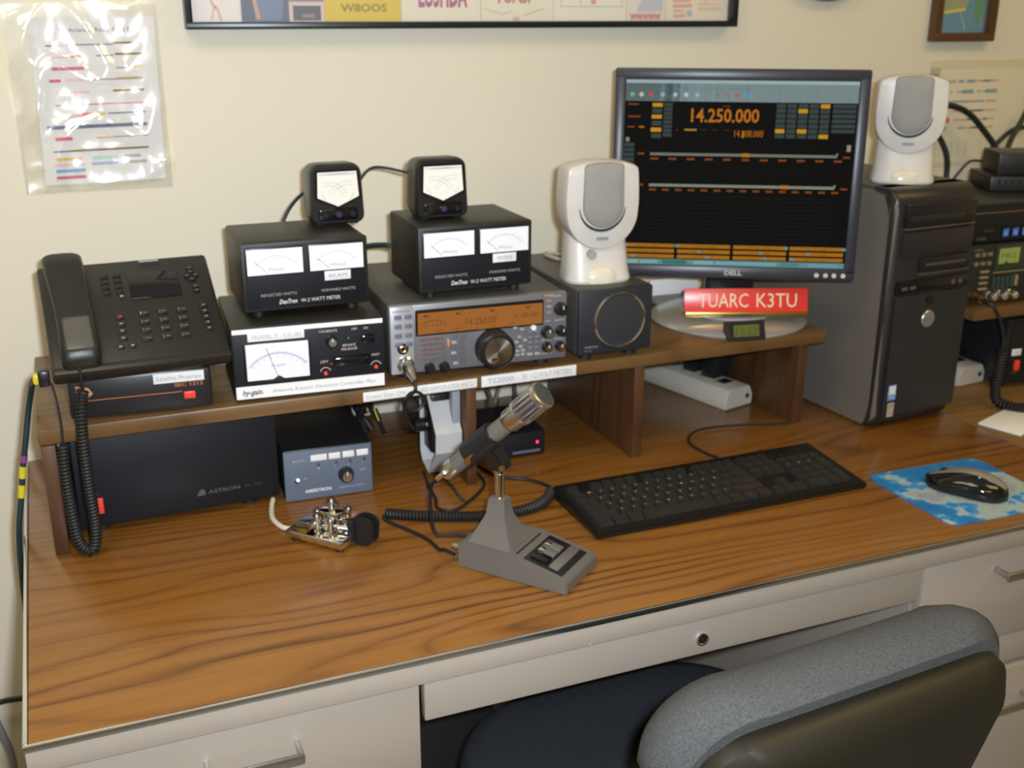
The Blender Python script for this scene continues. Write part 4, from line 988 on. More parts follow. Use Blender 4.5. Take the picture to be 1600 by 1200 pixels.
for r_, t in enumerate(('ZXCVBNM,./', 'ASDFGHJKL;', 'QWERTYUIOP[', '1234567890-=')):
    off = (2.25, 1.75, 1.5, 1)[r_]
    for k_, ch_ in enumerate(t): 
        x = X0+(off+k_)*U_+.0045; P.text(ch_, x, Y0+(r_+1)*U_+.008, x+.0030, .0036, c)
for k_ in range(3): P.text('789'[k_], XP+k_*U_+.005, Y0+3*U_+.008, XP+k_*U_+.0075, .0036, c)
P.build('key_legends', INK, e)
P = Print(PMk, .0006)
for x, m_ in ((XP+.004, 0), (XP+.020, 0), (XP+.036, 0)): P.rect(x, YF+.008, x+.006, YF+.009, (.10, .10, .09))
P.build('lamp_legends', INK, e)
o = MB().tube(spline([(1.0200, .3320, .012), (1.022, .345, .006), (1.030, .362, .0035), (1.0230, .395, .003), (1.0215, .430, .003), (1.036, .462, .003), (1.075, .484, .003), (1.150, .476, .003), (1.235, .452, .003)]), .0022, 8).build('keyboard_cable', rubber); set_prop(o, 'thin black keyboard cable looping back under the right bay of the shelf', 'cable')

# ------------------------------------------------------------------ mouse and mat
pm = bpy.data.materials.new('world_map_print'); pm.use_nodes = True; nt = pm.node_tree; Lk = nt.links; b = nt.nodes['Principled BSDF']
tc = nd(nt, 'ShaderNodeTexCoord'); n1 = nd(nt, 'ShaderNodeTexNoise'); n1.inputs['Scale'].default_value = 13; n1.inputs['Detail'].default_value = 5; n1.inputs['Roughness'].default_value = .62
mp = nd(nt, 'ShaderNodeMapping'); mp.inputs['Location'].default_value = (.33, .12, 0); Lk.new(tc.outputs['Object'], mp.inputs[0]); Lk.new(mp.outputs[0], n1.inputs['Vector'])
# land towards the middle and right, sea towards the rim
gr = nd(nt, 'ShaderNodeTexGradient', gradient_type='SPHERICAL'); mp2 = nd(nt, 'ShaderNodeMapping'); mp2.inputs['Location'].default_value = (-.62, -.46, 0); mp2.inputs['Scale'].default_value = (5.2, 5.4, 1); Lk.new(tc.outputs['Object'], mp2.inputs[0]); Lk.new(mp2.outputs[0], gr.inputs[0])
ad = nd(nt, 'ShaderNodeMath', operation='MULTIPLY_ADD'); Lk.new(gr.outputs['Fac'], ad.inputs[0]); ad.inputs[1].default_value = .19; Lk.new(n1.outputs['Fac'], ad.inputs[2])
cr = nd(nt, 'ShaderNodeValToRGB'); Lk.new(ad.outputs[0], cr.inputs[0]); els = cr.color_ramp.elements
els[0].position = .30; els[0].color = (.010, .10, .33, 1); els[1].position = .56; els[1].color = (.02, .20, .50, 1)
for p_, c_ in ((.60, (.08, .32, .58, 1)), (.612, (.34, .46, .48, 1)), (.68, (.36, .40, .36, 1)), (.74, (.26, .30, .36, 1)), (.82, (.40, .42, .38, 1))):
    k_ = els.new(p_); k_.color = c_
Lk.new(cr.outputs[0], b.inputs['Base Color']); b.inputs['Roughness'].default_value = .5
def mat_outline(n=8):
    c4 = [(.0, .0), (.205, -.006), (.212, .178), (.0, .186)]; r = .022; pts = []
    for i in range(4):
        p = Vector(c4[i]); a = (Vector(c4[i-1])-p).normalized(); b_ = (Vector(c4[(i+1) % 4])-p).normalized()
        for k_ in range(n+1):
            t = k_/n; pts.append(tuple((p+a*r)*(1-t)**2+p*2*t*(1-t)+(p+b_*r)*t*t))
    return pts
e = empty('mouse_mat', (1.2060, .0330, .0005), 0, label='blue and pale map-patterned mouse mat at the right end of the desk', cat='mouse mat')
ol = mat_outline()
MB().loft([[(x, y, 0) for x, y in ol], [(x, y, .0026) for x, y in ol]]).build('mat', pm, e)
# mouse
mr = math.atan2(.168-.075, 1.283-1.338)
e = empty('mouse', (1.3085, .1160, .0036), mr-PI/2, label='black and silver computer mouse resting on the blue mat', cat='mouse')
def mouse_patch(a0, a1, name, m_, lift=0., y0=0, y1=1, bot=False):
    N = 20; rings = []
    for i in range(19):
        t = y0+(y1-y0)*i/18; y = -.060+.120*t
        hh = .037*(math.sin(PI*(t*.76+.12))**.9)*(1-.30*t)
        wd = max(.004, .0335*(1-abs(2*t-1)**3.0)**.5*(.93+.10*abs(2*t-1)))
        if t < .001 or t > .999: hh = .010
        ring = []
        for j in range(N):
            a = a0+(a1-a0)*j/(N-1); ring.append((wd*math.cos(a), y, .002+(hh+lift)*max(0, math.sin(a))**.65))
        if bot: ring = ring+[(ring[-1][0]*.9, y, 0), (ring[0][0]*.9, y, 0)]
        rings.append(ring)
    m = MB()
    if bot: m.loft(rings)
    else:
        vs = [[m.bm.verts.new(p) for p in r_] for r_ in rings]; lo = [[m.bm.verts.new((p[0]*.96, p[1], p[2]-.0015)) for p in r_] for r_ in rings]
        for A, B in zip(vs, vs[1:]):
            for q in range(N-1): m.bm.faces.new((A[q], A[q+1], B[q+1], B[q]))
        for k_ in range(len(vs)-1):
            for q in (0, N-1): m.bm.faces.new((vs[k_][q], vs[k_+1][q], lo[k_+1][q], lo[k_][q]))
        for k_ in (0, len(vs)-1):
            for q in range(N-1): m.bm.faces.new((vs[k_][q], vs[k_][q+1], lo[k_][q+1], lo[k_][q]))
    return m.build(name, m_, e, smooth=70)
mouse_patch(0, PI, 'shell', blackg, bot=True)
mouse_patch(math.radians(12), math.radians(112), 'silver_cover', mat('dark_silver_plastic', (.36, .33, .28), .25, .4, nscale=8), .0010, .03, .95)
MB().cyl((-.004, .034, .0185), (.004, .034, .0185), .0085, 20).build('scroll_wheel', rubber, e)
MB().box(-.0330, -.010, .013, -.0290, .014, .018, .001).build('side_button', blackp, e)
MB().ball((-.016, -.020, .0318), .002).build('indicator', alu, e)

# ------------------------------------------------------------------ computer tower
e = empty('computer_tower', (1.3500, .3722, .0006), .076, label='dark grey and black computer tower standing right of the shelf', cat='computer')
w_, h, d = .1830, .412, .405
side = mat('grey_brown_painted_steel', (.20, .175, .150), .34, .3, var=.05, nscale=4)
bez = mat('dark_tower_bezel', (.022, .020, .020), .36, bump=.1, bscale=600)
def arcp(cy, cz, r, a0, a1, n=6): return [(cy+r*math.cos(a0+(a1-a0)*i/n), cz+r*math.sin(a0+(a1-a0)*i/n)) for i in range(n+1)]
sp_ = arcp(.034, .030, .028, PI*1.5, PI, 6)+arcp(.040, h-.040, .034, PI, PI*.5, 8)+[(d, h-.006), (d, .002)]
m = MB(); m.loft([[(x, y+k, z) for y, z in sp_] for x, k in ((0, .002), (.003, 0), (w_-.003, 0), (w_, .002))]); m.build('side_panels', side, e)
outp = arcp(.026, .020, .020, PI*1.5, PI, 5)+[(.004, .05), (.001, .20), (.003, .36)]+arcp(.032, h-.026, .026, PI, PI*.5, 7)
pr = outp+[(.060, h), (.060, h-.008)]+[(.036, h-.012), (.022, h-.026), (.014, h-.05), (.012, .05), (.018, .010), (.030, .0025)]
rings = []
for x, k in ((.0, .007), (.0025, .003), (.008, .0), (w_/2, -.005), (w_-.008, .0), (w_-.0025, .003), (w_, .007)):
    rings.append([(x, y+(k if y < .03 else 0), z) for y, z in pr])
m = MB(); m.loft(rings).build('front_bezel', bez, e)
MB().box(.001, .034, h-.0065, w_-.001, d-.002, h, .0025).build('top_cover', mat('warm_grey_top', (.075, .068, .055), .4), e)
# black rounded edge of the side panel towards the front
yF = -.0045
def fx(u): return u*w_
def fz(f): return h-(f*h)
def bay(x0, x1, f0, f1, name, m_, y0=-.0065, y1=.004, bev=.002): return MB().box(fx(x0), y0, fz(f1), fx(x1), y1, fz(f0), bev).build(name, m_, e)
db = bay(.07, .93, .055, .145, 'optical_drive', blackp)
MB().box(fx(.10), -.0078, fz(.125), fx(.90), -.006, fz(.103), .0008).build('drive_tray', bez, db)
MB().box(fx(.78), -.0086, fz(.118), fx(.85), -.007, fz(.110), .0005).build('eject_button', panelm, db)
bay(.07, .93, .150, .157, 'silver_lip', mat('dull_bronze_trim', (.16, .12, .085), .35, .5), -.0078)
bay(.07, .93, .165, .265, 'blank_bay', bez, -.0062)
fd = bay(.30, .93, .275, .335, 'floppy_drive', blackp)
MB().box(fx(.36), -.0082, fz(.312), fx(.86), -.006, fz(.300), .0006).build('floppy_slot', mat('floppy_flap', (.06, .055, .05), .4), fd)
bay(.30, .93, .340, .346, 'silver_lip', mat('dull_bronze_trim', (.16, .12, .085), .35, .5), -.0078)
up = bay(.06, .94, .365, .418, 'port_panel', blackg, -.0068)
for u in (.10, .20): MB().box(fx(u), -.0075, fz(.402), fx(u)+.013, -.0062, fz(.388), .0004).build('usb_port', mat('port_grey', (.08, .08, .08), .4), up)
for u in (.74, .83): MB().cyl((fx(u), -.0062, fz(.392)), (fx(u), -.0078, fz(.392)), .0045, 16).build('audio_jack', mat('port_grey', (.08, .08, .08), .4), up)
m = MB()
z0, z1, x0, x1 = fz(.935), fz(.430), fx(.055), fx(.945)
n = 46
for i in range(n+1):
    z = z0+(z1-z0)*i/n; m.box(x0, -.0072, z-.0010, x1, -.0050, z+.0010)
for i in range(27):
    x = x0+(x1-x0)*i/26; m.box(x-.0008, -.0076, z0, x+.0008, -.0052, z1)
gg = m.build('grille', mat('bronze_grey_mesh', (.050, .046, .042), .38, .3), e, smooth=0, kind='stuff')
MB().box(x0, -.0055, z0, x1, -.004, z1).build('grille_back', rubber, e)
MB().cyl((fx(.47), -.006, fz(.452)), (fx(.47), -.0095, fz(.452)), .0085, 24).build('power_button', blackg, e)
lg = MB().lathe([(.0142, 0), (.0150, .0015), (.0135, .003), (.001, .0036)], 40, T(fx(.47), -.0068, fz(.535)) @ Rx(PI/2)).build('round_badge', mat('satin_silver_badge', (.42, .40, .36), .3, .7), e)
P = Print(T(0, -.0105, 0), .0004); P.text('DELL', fx(.47)-.009, fz(.535)-.0025, fx(.47)+.009, .0055, (.22, .20, .18), bold=.02); P.build('badge_lettering', INK, lg)
P = Print(T(0, -.0080, 0), .0005)
P.rect(fx(.075), fz(.868), fx(.175), fz(.800), (.10, .25, .55)); P.layer().rect(fx(.085), fz(.838), fx(.165), fz(.805), (.70, .72, .74)); P.rect(fx(.075), fz(.845), fx(.175), fz(.838), (.35, .55, .75))
P.rect(fx(.085), fz(.940), fx(.168), fz(.878), (.42, .36, .28)); P.layer()
for a, b_, c_ in ((0, 0, (.10, .40, .15)), (1, 0, (.7, .45, .05)), (0, 1, (.65, .15, .05)), (1, 1, (.1, .25, .6))): P.rect(fx(.105)+a*.0045, fz(.908)-.0+b_*.005, fx(.105)+a*.0045+.0038, fz(.908)+b_*.005+.0042, c_)
P.text('XP', fx(.10), fz(.930), fx(.155), .004, (.3, .28, .25)); P.text('intel', fx(.09), fz(.860), fx(.16), .005, (.75, .8, .9))
P.build('stickers', INK, e)
P = Print(T(0, .021, 0) @ Rx(.0), .0); PT = Matrix(((1, 0, 0, 0), (0, 0, 1, 0), (0, -1, 0, h), (0, 0, 0, 1)))
MB().box(.050, -.0005, 0, .118, .0008, .0065, .0004, T(0, .0105, h-.0092) @ Rx(-.85)).build('name_badge', alu, e)
for x in (.02, w_-.02):
    for y in (.06, d-.03): MB().cyl((x, y, -.0003), (x, y, .007), .009, 12).build('foot', rubber, e)

# ------------------------------------------------------------------ right-hand radios
e = empty('small_radio', (1.5850, .4500, H+.0002), -.03, label='small radio with greenish lit display and three chrome knobs on the right-hand shelf', cat='radio')
w_, h = .30, .116
MB().box(0, .006, .005, w_, .24, h, .004).build('case', black2, e)
MB().box(0, -.004, .006, w_, .008, h-.001, .003).build('front_panel', mat('olive_black_panel', (.020, .022, .018), .4), e)
for x in (.03, w_-.03):
    for y in (.03, .20): MB().cyl((x, y, 0), (x, y, .0055), .009, 12).build('foot', rubber, e)
f0 = -.004
dsp = MB().box(.060, f0-.003, .066, .136, f0, .112, .0015).build('display_window', mat('green_grey_window', (.03, .05, .03), .3), e)
P = Print(T(0, f0-.003, 0)); P.rect(.066, .078, .113, .106, (.40, .42, .09)); P.layer(); P.text('145.2', .072, .088, .104, .009, (.10, .12, .03)); P.poly([(.078, .078), (.090, .078), (.084, .083)], (.08, .1, .03)); P.build('display', DIMGLOW, dsp)
tk = mat('tan_key', (.30, .22, .10), .45); bk_ = mat('teal_black_key', (.04, .06, .055), .45)
for r_ in range(2):
    for c_ in range(3): MB().box(.0125+.0145*c_, f0-.004, .094-.0165*r_, .0215+.0145*c_, f0, .101-.0165*r_, .001).build('key', mat('olive_key', (.20, .17, .09), .45), e)
for r_ in range(4): MB().box(.029, f0-.004, .0635-.0105*r_, .048, f0, .068-.0105*r_, .001).build('key', tk, e)
for c_ in range(6): MB().box(.060+.0105*c_, f0-.004, .034, .0655+.0105*c_, f0, .054, .001).build('key', tk if c_ == 5 else bk_, e)
for x in (.148, .170, .192): 
    for z in (.095, .075, .050): MB().box(x, f0-.004, z, x+.012, f0, z+.006, .001).build('key', bk_, e)
for x in (.058, .082, .106): knob(e, x, .0200, .0078, .016, f0, chrome, chrome)
knob(e, .240, .055, .026, .02, f0)
mcn = MB().lathe([(.0100, 0), (.0100, .006), (.0075, .010), (.0070, .020), (.001, .020)], 20, T(.0220, f0, .020) @ Rx(PI/2)).build('microphone_plug', gold, e)
P = Print(T(0, f0, 0)); c = (.35, .30, .18)
P.text('MENU', .012, .1045, .030, .003, c); P.rect(.060, .0605, .140, .063, (.25, .22, .12)); P.text('ICOM', .150, .105, .180, .004, c); P.build('lettering', INK, e)

e = empty('tuner_unit', (1.5830, .4480, H+.1170), -.03, label='black unit with three small blue lit windows on top of the small radio', cat='radio')
w_, h = .31, .072
MB().box(0, .004, .003, w_, .23, h, .003).build('case', black2, e)
MB().box(0, -.002, .003, w_, .006, h-.001, .002).build('front_panel', blackp, e)
for x in (.03, w_-.03):
    for y in (.03, .20): MB().cyl((x, y, -.0008), (x, y, .0035), .009, 12).build('foot', rubber, e)
for x in (.068, .090, .112, .134):
    q = MB().box(x-.001, -.0045, .009, x+.016, -.0015, .029, .001).build('window_frame', blackg, e)
    P = Print(T(0, -.0045, 0)); P.rect(x+.001, .011, x+.014, .025, (.09, .20, .62)); P.layer(); P.rect(x+.004, .014, x+.011, .020, (.30, .40, .70)); P.build('blue_window', DIMGLOW, q)
P = Print(T(0, -.002, 0)); P.text('TUNER', .012, .007, .034, .005, (.20, .13, .06)); P.rect(.004, .0545, .30, .0560, (.22, .13, .05)); P.text('LEVEL', .026, .022, .050, .003, (.18, .10, .05)); P.build('lettering', INK, e)
e = empty('vented_box', (1.7130, .5450, H+.1898), -.45, label='black box with vent slots, lower of the two on the unit with blue windows', cat='box')
MB().box(0, 0, .0, .27, .12, .027, .002).build('case', black2, e)
for i in range(20): MB().box(.012+.0125*i, -.0012, .005, .018+.0125*i, .001, .022).build('vent_slot', rubber, e)
e = empty('top_box', (1.7420, .5600, H+.2172), -.45, label='tall plain black box at the right edge, topmost of the stack on the right-hand shelf', cat='box')
MB().box(0, 0, .0, .25, .09, .040, .002).build('case', black2, e)
MB().box(.001, -.002, .001, .249, .001, .039, .001).build('front_panel', blackp, e)

e = empty('side_power_supply', (1.7180, .4580, .0005), -.10, label='black power supply with white tag and red rocker switch under the right-hand shelf', cat='power supply')
MB().box(0, 0, .008, .17, .24, .138, .004).build('case', black2, e)
MB().box(.010, -.003, .014, .160, .001, .132, .003).build('front_panel', blackp, e)
for x in (.02, .15):
    for y in (.02, .22): MB().cyl((x, y, 0), (x, y, .0085), .009, 12).build('foot', rubber, e)
tg_ = MB().box(.0150, -.0036, .0660, .0360, -.0028, .0790, .0002).build('tag', paper, e)
P = Print(T(0, -.0036, 0)); P.text('VHF', .019, .0700, .032, .005, (.3, .3, .3)); P.build('tag_text', INK, tg_)
MB().box(.0230, -.0090, .0370, .0330, -.0025, .0570, .0015).build('switch', redp, e)
P = Print(T(0, -.003, 0)); P.text('OFF', .023, .030, .031, .003, (.3, .3, .3)); P.build('lettering', INK, e)

e = empty('hand_mic_cord', (0, 0, 0), 0, label='thick black coiled cord hanging from the small radio onto the right-hand desk', cat='cord')
MB().tube(spline([(1.607, .428, H+.0200), (1.6120, .405, H+.0150), (1.6280, .398, H-.010), (1.6440, .398, .130), (1.6480, .398, .105)]), .0034, 8).build('straight_end', rubber, e)
coil([(1.6480, .398, .105), (1.6460, .397, .075), (1.6380, .392, .040), (1.6320, .380, .016), (1.6400, .358, .0105), (1.6620, .335, .0105), (1.70, .320, .0105), (1.76, .33, .0105), (1.82, .36, .0105)], .0072, .0028, .0062).build('coil', rubber, e)
e = empty('note_pad', (1.5650, .2560, .0005), .34, label='white paper pad lying on the second desk at the right edge', cat='note pad')
MB().box(0, 0, 0, .15, .075, .0030, .0006).build('pages', paper, e)
MB().box(-.001, -.001, .0030, .151, .076, .0036, .0003).build('top_sheet', mat('bright_paper', (.85, .83, .78), .5, var=.02), e)

# cables against the wall on the right
cm = mat('dark_green_black_cable', (.012, .018, .016), .45)
for p, r_, lab in (([(1.700, .765, .28), (1.695, .77, .36), (1.715, .77, .450), (1.745, .765, .490), (1.79, .76, .502), (1.84, .755, .487), (1.885, .75, .450), (1.922, .74, .405), (1.93, .73, .36)], .0062, 'thick black cable arching highest over the wall chart behind the tower'),
                   ([(1.74, .765, .470), (1.763, .765, .458), (1.785, .76, .432), (1.80, .755, .400), (1.806, .755, .36), (1.80, .75, .28), (1.79, .74, .20)], .0058, 'black cable bending down close beside the right white speaker'),
                   ([(2.02, .765, .50), (1.995, .76, .463), (1.968, .755, .425), (1.955, .75, .390), (1.953, .745, .35)], .0058, 'black cable rising steeply to the right image edge above the radio stack'),
                   ([(2.04, .788, .448), (2.00, .786, .442), (1.965, .784, .420), (1.938, .780, .395), (1.93, .77, .35)], .0050, 'dark cable curving in from the right image edge crossing the steep one'),
                   ([(1.845, .77, .372), (1.87, .768, .380), (1.90, .765, .380), (1.845, .765, .36), (1.84, .76, .33)][:1]+[(1.893, .765, .388), (1.870, .768, .386), (1.835, .77, .352), (1.82, .77, .31)], .0026, 'thin dark wire bent down behind the tower top')):
    if lab.startswith('thin'): p = [(1.915, .765, .384), (1.880, .767, .386), (1.862, .768, .374), (1.838, .77, .345), (1.82, .77, .31)]
    set_prop(MB().tube(spline(p), r_, 10).build('cable', cm), lab, 'cable')

# ------------------------------------------------------------------ things on the wall
WY = .80
# big black frame with cards
e = empty('picture_frame', (.3085, WY-.001, .6560), 0, label='wide thin black frame full of call-sign cards above the meters', cat='picture frame')
fw, fh = .9745, .42
bkf = mat('blue_black_frame', (.010, .014, .018), .3)
MB().box(0, -.028, 0, fw, 0, .010, .001).box(0, -.028, fh-.010, fw, 0, fh, .001).box(0, -.028, .01, .010, 0, fh-.01, .001).box(fw-.010, -.028, .01, fw, 0, fh-.01, .001).build('frame', bkf, e)
MB().box(.005, -.006, .005, fw-.005, 0, fh-.005).build('backing', mat('mount_board', (.60, .56, .45), .7), e)
def card(x0, x1, z0, z1, col, deco=None, lab=None):
    c_ = MB().box(x0, -.008, z0, x1, -.006, z1, 0).build('card', mat('card_%02d%02d%02d' % tuple(int(v*99) for v in col), col, .55, var=.03), e, smooth=0, label=lab)
    if deco:
        P = Print(T(0, -.008, 0), .0004); deco(P); P.build('card_print', INK, c_)
z0 = .0105; zA = .135
def d1(P):
    P.line([(.037, .055), (.043, .036), (.050, .030), (.055, .012)], .004, (.75, .42, .38)).line([(.046, .032), (.040, .012)], .004, (.78, .5, .45)).poly([(.034, .05), (.05, .05), (.058, .085), (.03, .09)], (.78, .5, .46))
card(.0105, .085, z0, zA, (.80, .74, .68), d1, 'white card with a red sketch')
def d2(P):
    P.rect(.087, .011, .158, .134, (.10, .12, .20)); P.layer(); P.poly([(.106, .012), (.148, .012), (.152, .05), (.128, .085), (.104, .05)], (.17, .22, .36)); P.poly([(.092, .06), (.118, .055), (.125, .10), (.095, .11)], (.45, .28, .22)); P.layer()
    P.line([(.100, .085), (.106, .045), (.112, .014)], .006, (.62, .33, .20)).line([(.150, .08), (.140, .055)], .008, (.55, .38, .28))
card(.0865, .160, z0, zA, (.13, .14, .2), d2, 'card with a blurry photo of a person in blue')
def d2b(P): P.rect(.166, .012, .210, .034, (.09, .10, .13)); P.layer().rect(.180, .016, .200, .022, (.3, .2, .22))
card(.160, .2155, z0, .040, (.70, .50, .46), d2b); card(.160, .2155, .040, zA, (.25, .22, .22))
card(.2170, .3415, z0, zA, (.70, .50, .02), lambda P: (P.text('W8OOS', .242, .0255, .318, .0115, (.30, .22, .01), bold=.03), P.text('OHIO', .26, .06, .30, .012, (.30, .22, .01))), 'yellow card')
def d4(P): P.text('LU3HDA', .372, .034, .457, .034, (.42, .08, .22), bold=.04)
card(.3430, .4800, z0, zA, (.78, .72, .55), d4)
def d5(P): P.text('YUASI', .505, .040, .570, .022, (.55, .15, .18), bold=.03); P.line([(.485, .030), (.52, .022), (.535, .026)], .002, (.55, .55, .45)).line([(.56, .02), (.595, .03)], .002, (.5, .5, .42)); P.disc(.545, .014, .007, (.72, .42, .33), sz=.5)
card(.4815, .6130, z0, zA, (.78, .72, .54), d5)
def d6(P):
    for x in (.628, .665, .745): P.line([(x, .034), (x, .12)], .0015, (.45, .5, .5))
    P.line([(.625, .034), (.750, .034)], .0015, (.45, .5, .5)); P.disc(.690, .042, .005, (.7, .3, .2))
card(.6145, .7540, z0, zA, (.80, .74, .60), d6)
def d7(P): P.poly([(.775, .026), (.828, .026), (.826, .080), (.800, .080)], (.52, .50, .58)); P.text('WWWWW', .762, .012, .825, .010, (.62, .16, .20), bold=.06)
card(.7555, .8320, z0, zA, (.74, .68, .58), d7)
def d8(P):
    for x, z, w2, c_ in ((.848, .035, .040, (.72, .34, .26)), (.850, .018, .024, (.70, .38, .30)), (.900, .030, .05, (.72, .52, .38))): P.line([(x, z), (x+w2, z+.001)], .006, c_); P.line([(x, z+.009), (x+w2*.9, z+.009)], .004, c_)
    P.disc(.883, .023, .006, (.42, .45, .45)); P.text('QSL', .905, .045, .95, .015, (.7, .4, .3))
card(.8335, .9635, z0, zA, (.76, .68, .50), d8)
for i in range(7): card(.0105+.137*i, .0105+.137*i+.135, zA+.002, .270, ((.7, .65, .5), (.6, .55, .6), (.75, .7, .6), (.5, .55, .6))[i % 4]); card(.0105+.137*i, .0105+.137*i+.135, .272, .405, ((.6, .65, .5), (.7, .55, .5), (.75, .7, .6))[i % 3])
gl = mat('picture_glass', (1, 1, 1), .03, alpha=.06, spec=.5)
MB().box(.008, -.0125, .008, fw-.008, -.0115, fh-.008).build('glass', gl, e)

# small brown framed picture
e = empty('picture_frame', (1.7500, WY-.001, .6250), .0, label='small brown wooden frame with a blue picture, high on the wall at the right', cat='picture frame')
bw_ = mat('red_brown_frame_wood', (.10, .042, .016), .4, nscale=20)
MB().box(0, -.022, 0, .158, 0, .017, .003).box(0, -.022, .183, .158, 0, .20, .003).box(0, -.022, .015, .017, 0, .185, .003).box(.141, -.022, .015, .158, 0, .185, .003).build('frame', bw_, e)
MB().box(.013, -.006, .013, .145, 0, .187).build('backing', blackp, e)
P = Print(T(0, -.0062, 0), .0004); P.rect(.016, .016, .138, .184, (.05, .22, .33)); P.layer(); P.poly([(.105, .045), (.128, .03), (.138, .09), (.128, .17), (.110, .12)], (.05, .22, .10)); P.poly([(.025, .055), (.085, .060), (.092, .085), (.087, .125), (.030, .12)], (.30, .29, .13)); P.rect(.03, .13, .10, .15, (.08, .3, .42)); P.layer()
P.line([(.026, .055), (.084, .062)], .006, (.62, .55, .03)).line([(.027, .084), (.088, .090)], .008, (.65, .56, .03)).line([(.027, .055), (.029, .12)], .004, (.62, .55, .03)); P.line([(.072, .056), (.088, .022)], .0016, (.55, .50, .38)); P.line([(.130, .03), (.126, .045)], .002, (.4, .3, .15)); P.build('picture', INK, e)
MB().box(.013, -.009, .013, .145, -.0085, .187).build('glass', gl, e)
# wall clock, only its lowest rim shows
e = empty('wall_clock', (1.4905, WY-.001, .7000+.130), 0, label='round dark-rimmed wall clock whose lower rim just enters at the top', cat='clock')
MB().lathe([(.128, 0), (.130, .010), (.127, .022), (.118, .026), (.116, .018)], 64, Rx(PI/2)).build('rim', mat('grey_violet_rim', (.12, .11, .12), .4), e)
P = Print(T(0, -.016, 0), .0006); P.disc(0, 0, .116, (.75, .73, .68), 48); P.layer()
for i in range(12):
    a = PI/2-2*PI*i/12; P.text(str(i or 12), .098*math.cos(a)-.007, .098*math.sin(a)-.007, .098*math.cos(a)+.007, .014, K)
P.line([(0, 0), (.04, .045)], .006, K).line([(0, 0), (-.02, .085)], .004, K); P.build('dial', INK, e)

# left chart in a crinkled clear sleeve
e = empty('chart_in_sleeve', (.0545, WY-.0012, .4200), 0, label='frequency chart in a crinkled clear plastic sleeve pinned at the upper left', cat='chart')
MQ = Matrix(((1, 0, -.02, 0), (0, 1, 0, 0), (0.03, 0, 1, 0), (0, 0, 0, 1)))
SHE = Rz(0) @ Matrix(((1, 0, -.045*0+.02, 0), (0, 1, 0, 0), (.012, 0, 1, 0), (0, 0, 0, 1)))
MB().box(.030, -.0018, .010, .205, -.0010, .252, 0, SHE).build('chart_sheet', mat('grey_white_paper', (.66, .65, .65), .6, var=.02), e)
P = Print(SHE @ T(0, -.0018, 0), .0003)
P.text('US Amateur Radio Band Plan', .070, .2315, .180, .0060, (.12, .12, .14)); P.rect(.036, .205, .062, .240, (.68, .68, .70))
n_ = (.10, .13, .22); rd = (.55, .10, .16); yl = (.62, .42, .12); lt = (.70, .45, .48)
for i, segs in enumerate((((.050, .075, lt, .5), (.078, .145, n_, .5), (.145, .183, yl, 1), (.145, .183, n_, .5)), ((.055, .078, lt, 1), (.083, .100, rd, 1), (.118, .143, n_, .5), (.145, .183, yl, 1), (.145, .183, n_, .5)),
                           ((.055, .100, rd, 1.3), (.145, .160, n_, .4), (.163, .183, yl, 1)), ((.050, .066, rd, 1.2), (.072, .105, lt, 1), (.108, .183, n_, .4), (.145, .183, yl, .8)),
                           ((.058, .105, lt, 1), (.138, .183, yl, 1), (.138, .183, n_, .5)), ((.055, .180, rd, .5),), ((.070, .085, lt, 1), (.085, .104, rd, 1.4), (.105, .125, yl, 1), (.128, .183, n_, .6)),
                           ((.040, .183, n_, 1.5),), ((.050, .074, rd, 1.5), (.108, .135, yl, .7), (.135, .183, n_, .4)), ((.045, .183, n_, .6), (.070, .183, yl, .7)))):
    z = .2130-.0170*i
    for k_, (a, b_, c, t) in enumerate(segs): P.rect(a, z-.0014+k_*.0009, b_, z-.0014+k_*.0009+.0035*t, c)
P.layer()
for z, c, a, b_ in ((.046, yl, .048, .085), (.0375, lt, .045, .088), (.0285, (.15, .35, .60), .046, .088), (.0185, rd, .046, .088), (.046, (.4, .6, .55), .100, .136), (.037, (.3, .4, .6), .098, .136), (.046, GR, .146, .170), (.037, GR, .146, .178)): P.rect(a, z, b_, z+.0045, c)
P.build('chart_print', INK, e)
# sleeve: crumpled clear film
film = bpy.data.materials.new('crinkled_clear_film'); film.use_nodes = True; nt = film.node_tree; b = nt.nodes['Principled BSDF']
nt.nodes.remove(b); fo = nt.nodes['Material Output']
tr_ = nd(nt, 'ShaderNodeBsdfTransparent'); tr_.inputs[0].default_value = (.93, .93, .92, 1)
gs = nd(nt, 'ShaderNodeBsdfGlossy'); gs.inputs['Color'].default_value = (.25, .25, .26, 1); gs.inputs['Roughness'].default_value = .15
ash = nd(nt, 'ShaderNodeAddShader'); nt.links.new(tr_.outputs[0], ash.inputs[0]); nt.links.new(gs.outputs[0], ash.inputs[1]); nt.links.new(ash.outputs[0], fo.inputs['Surface'])
bm = bmesh.new(); NX, NZ = 44, 54; from mathutils import noise as mnoise
g = []
for j in range(NZ+1):
    for i in range(NX+1):
        u, v = i/NX, j/NZ
        x = -.003+.216*u+(-.0)*v+(.0030*math.sin(7*v) if i in (0, NX) else 0)
        x += .008*(v-.5)*0; z = -.002+.272*v
        q = Vector((u*2.6, v*3.1, 1.9)); q2 = Vector((u*9+5, v*8, .3))
        rid = 1-abs(mnoise.noise(q))*2; rid2 = 1-abs(mnoise.noise(q2))*2
        edge = min(1, 6*min(u, 1-u, v, 1-v)+.12)
        left = 1.0+.8*max(0, .35-u)/.35
        y = -.0028-(.0115*max(0, rid)**3*left+.0022*max(0, rid2)**2)*edge
        g.append(bm.verts.new((x+.010*(1-v)*1.2-.004, y, z+.010*u)))
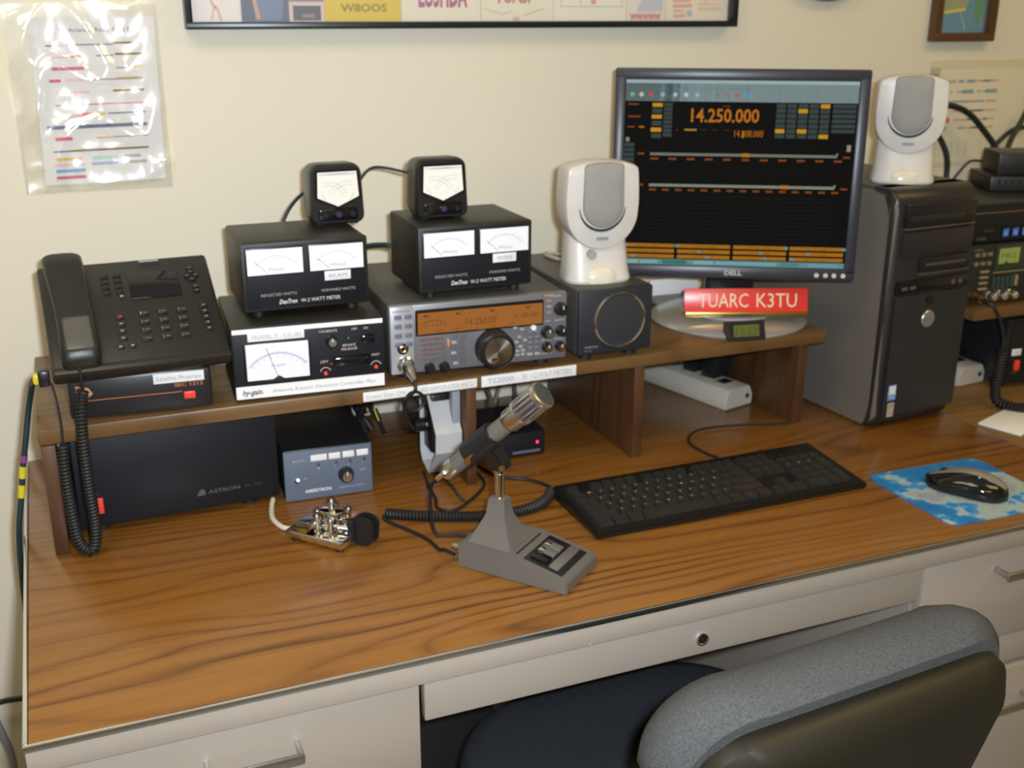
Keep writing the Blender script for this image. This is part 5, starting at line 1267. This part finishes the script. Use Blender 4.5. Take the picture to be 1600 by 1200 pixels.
for j in range(NZ):
    for i in range(NX): bm.faces.new((g[j*(NX+1)+i], g[j*(NX+1)+i+1], g[(j+1)*(NX+1)+i+1], g[(j+1)*(NX+1)+i]))
m = MB(); m.bm.free(); m.bm = bm; m.build('sleeve_film', film, e, smooth=180)
MB().box(.005, -.0010, -.001, .219, -.0004, .272, 0, T(-.004, 0, 0)).build('sleeve_back', mat('clear_film_back', (.70, .67, .56), .3, alpha=.25), e)

# right chart, partly behind the tower speaker
e = empty('wall_chart', (1.7690, WY-.0012, .3740), 0, label='band chart with coloured lines taped to the wall behind the right white speaker', cat='chart')
MB().box(0.0, -.0010, .0, .33, .0, .2140, 0).build('backing_sheet', mat('cream_backing', (.70, .62, .42), .6, var=.02), e)
MB().box(.028, -.0016, .008, .262, -.0010, .1960, 0).build('chart_sheet', mat('yellowed_paper', (.76, .69, .50), .6, var=.02), e)
P = Print(T(0, -.0016, 0), .0003); bl = (.22, .36, .42); rr = (.62, .30, .22); gg_ = (.50, .47, .36)
P.rect(.0, .178, .0260, .2005, gg_); P.poly([(.001, .060), (.010, .060), (.026, .178), (.001, .178)], (.60, .56, .42)); P.text('ARRL', .006, .183, .022, .006, GR); P.layer()
for i, segs in enumerate((((.042, .068, gg_, 2), (.075, .090, bl, 1.4), (.097, .118, bl, 1.6), (.118, .180, rr, .8), (.140, .160, bl, .7)), ((.042, .050, gg_, 2), (.055, .062, rr, .8), (.072, .090, rr, .8), (.088, .118, bl, 2), (.128, .134, bl, 1.2), (.136, .152, rr, .7), (.150, .182, bl, 2)),
                           ((.042, .050, gg_, 2), (.053, .105, bl, 1.2), (.105, .120, rr, 1.2), (.120, .150, bl, 1), (.155, .182, rr, .8)), ((.065, .185, rr, .7), (.118, .150, bl, 1)), ((.042, .048, gg_, 2), (.053, .063, (.60, .15, .12), 3), (.075, .083, bl, 1), (.085, .185, rr, .7), (.110, .120, bl, 1), (.130, .138, bl, 1), (.155, .165, bl, 1)), ((.042, .048, gg_, 2), (.052, .056, rr, 2), (.088, .108, bl, 1), (.112, .185, rr, .7), (.125, .145, bl, 1)))):
    z = .172-.0215*i+.0005*i*i
    for k_, (a, b_, c, t) in enumerate(segs): P.rect(a+.002, z-.0018*t, b_+.002, z+.0018*t, c)
for z, c in ((.112, (.25, .2, .22)), (.104, (.62, .22, .2)), (.096, (.70, .50, .1)), (.088, (.2, .35, .35)), (.075, (.65, .3, .15))): P.rect(.010, z-.0035, .028, z+.0035, c)
for x, w2 in ((.030, .010), (.045, .004), (.070, .016), (.095, .006), (.115, .008)):
    for r_ in range(5): P.rect(x, .046-.0065*r_, x+w2, .049-.0065*r_, (.56, .54, .42))
P.build('chart_print', INK, e)
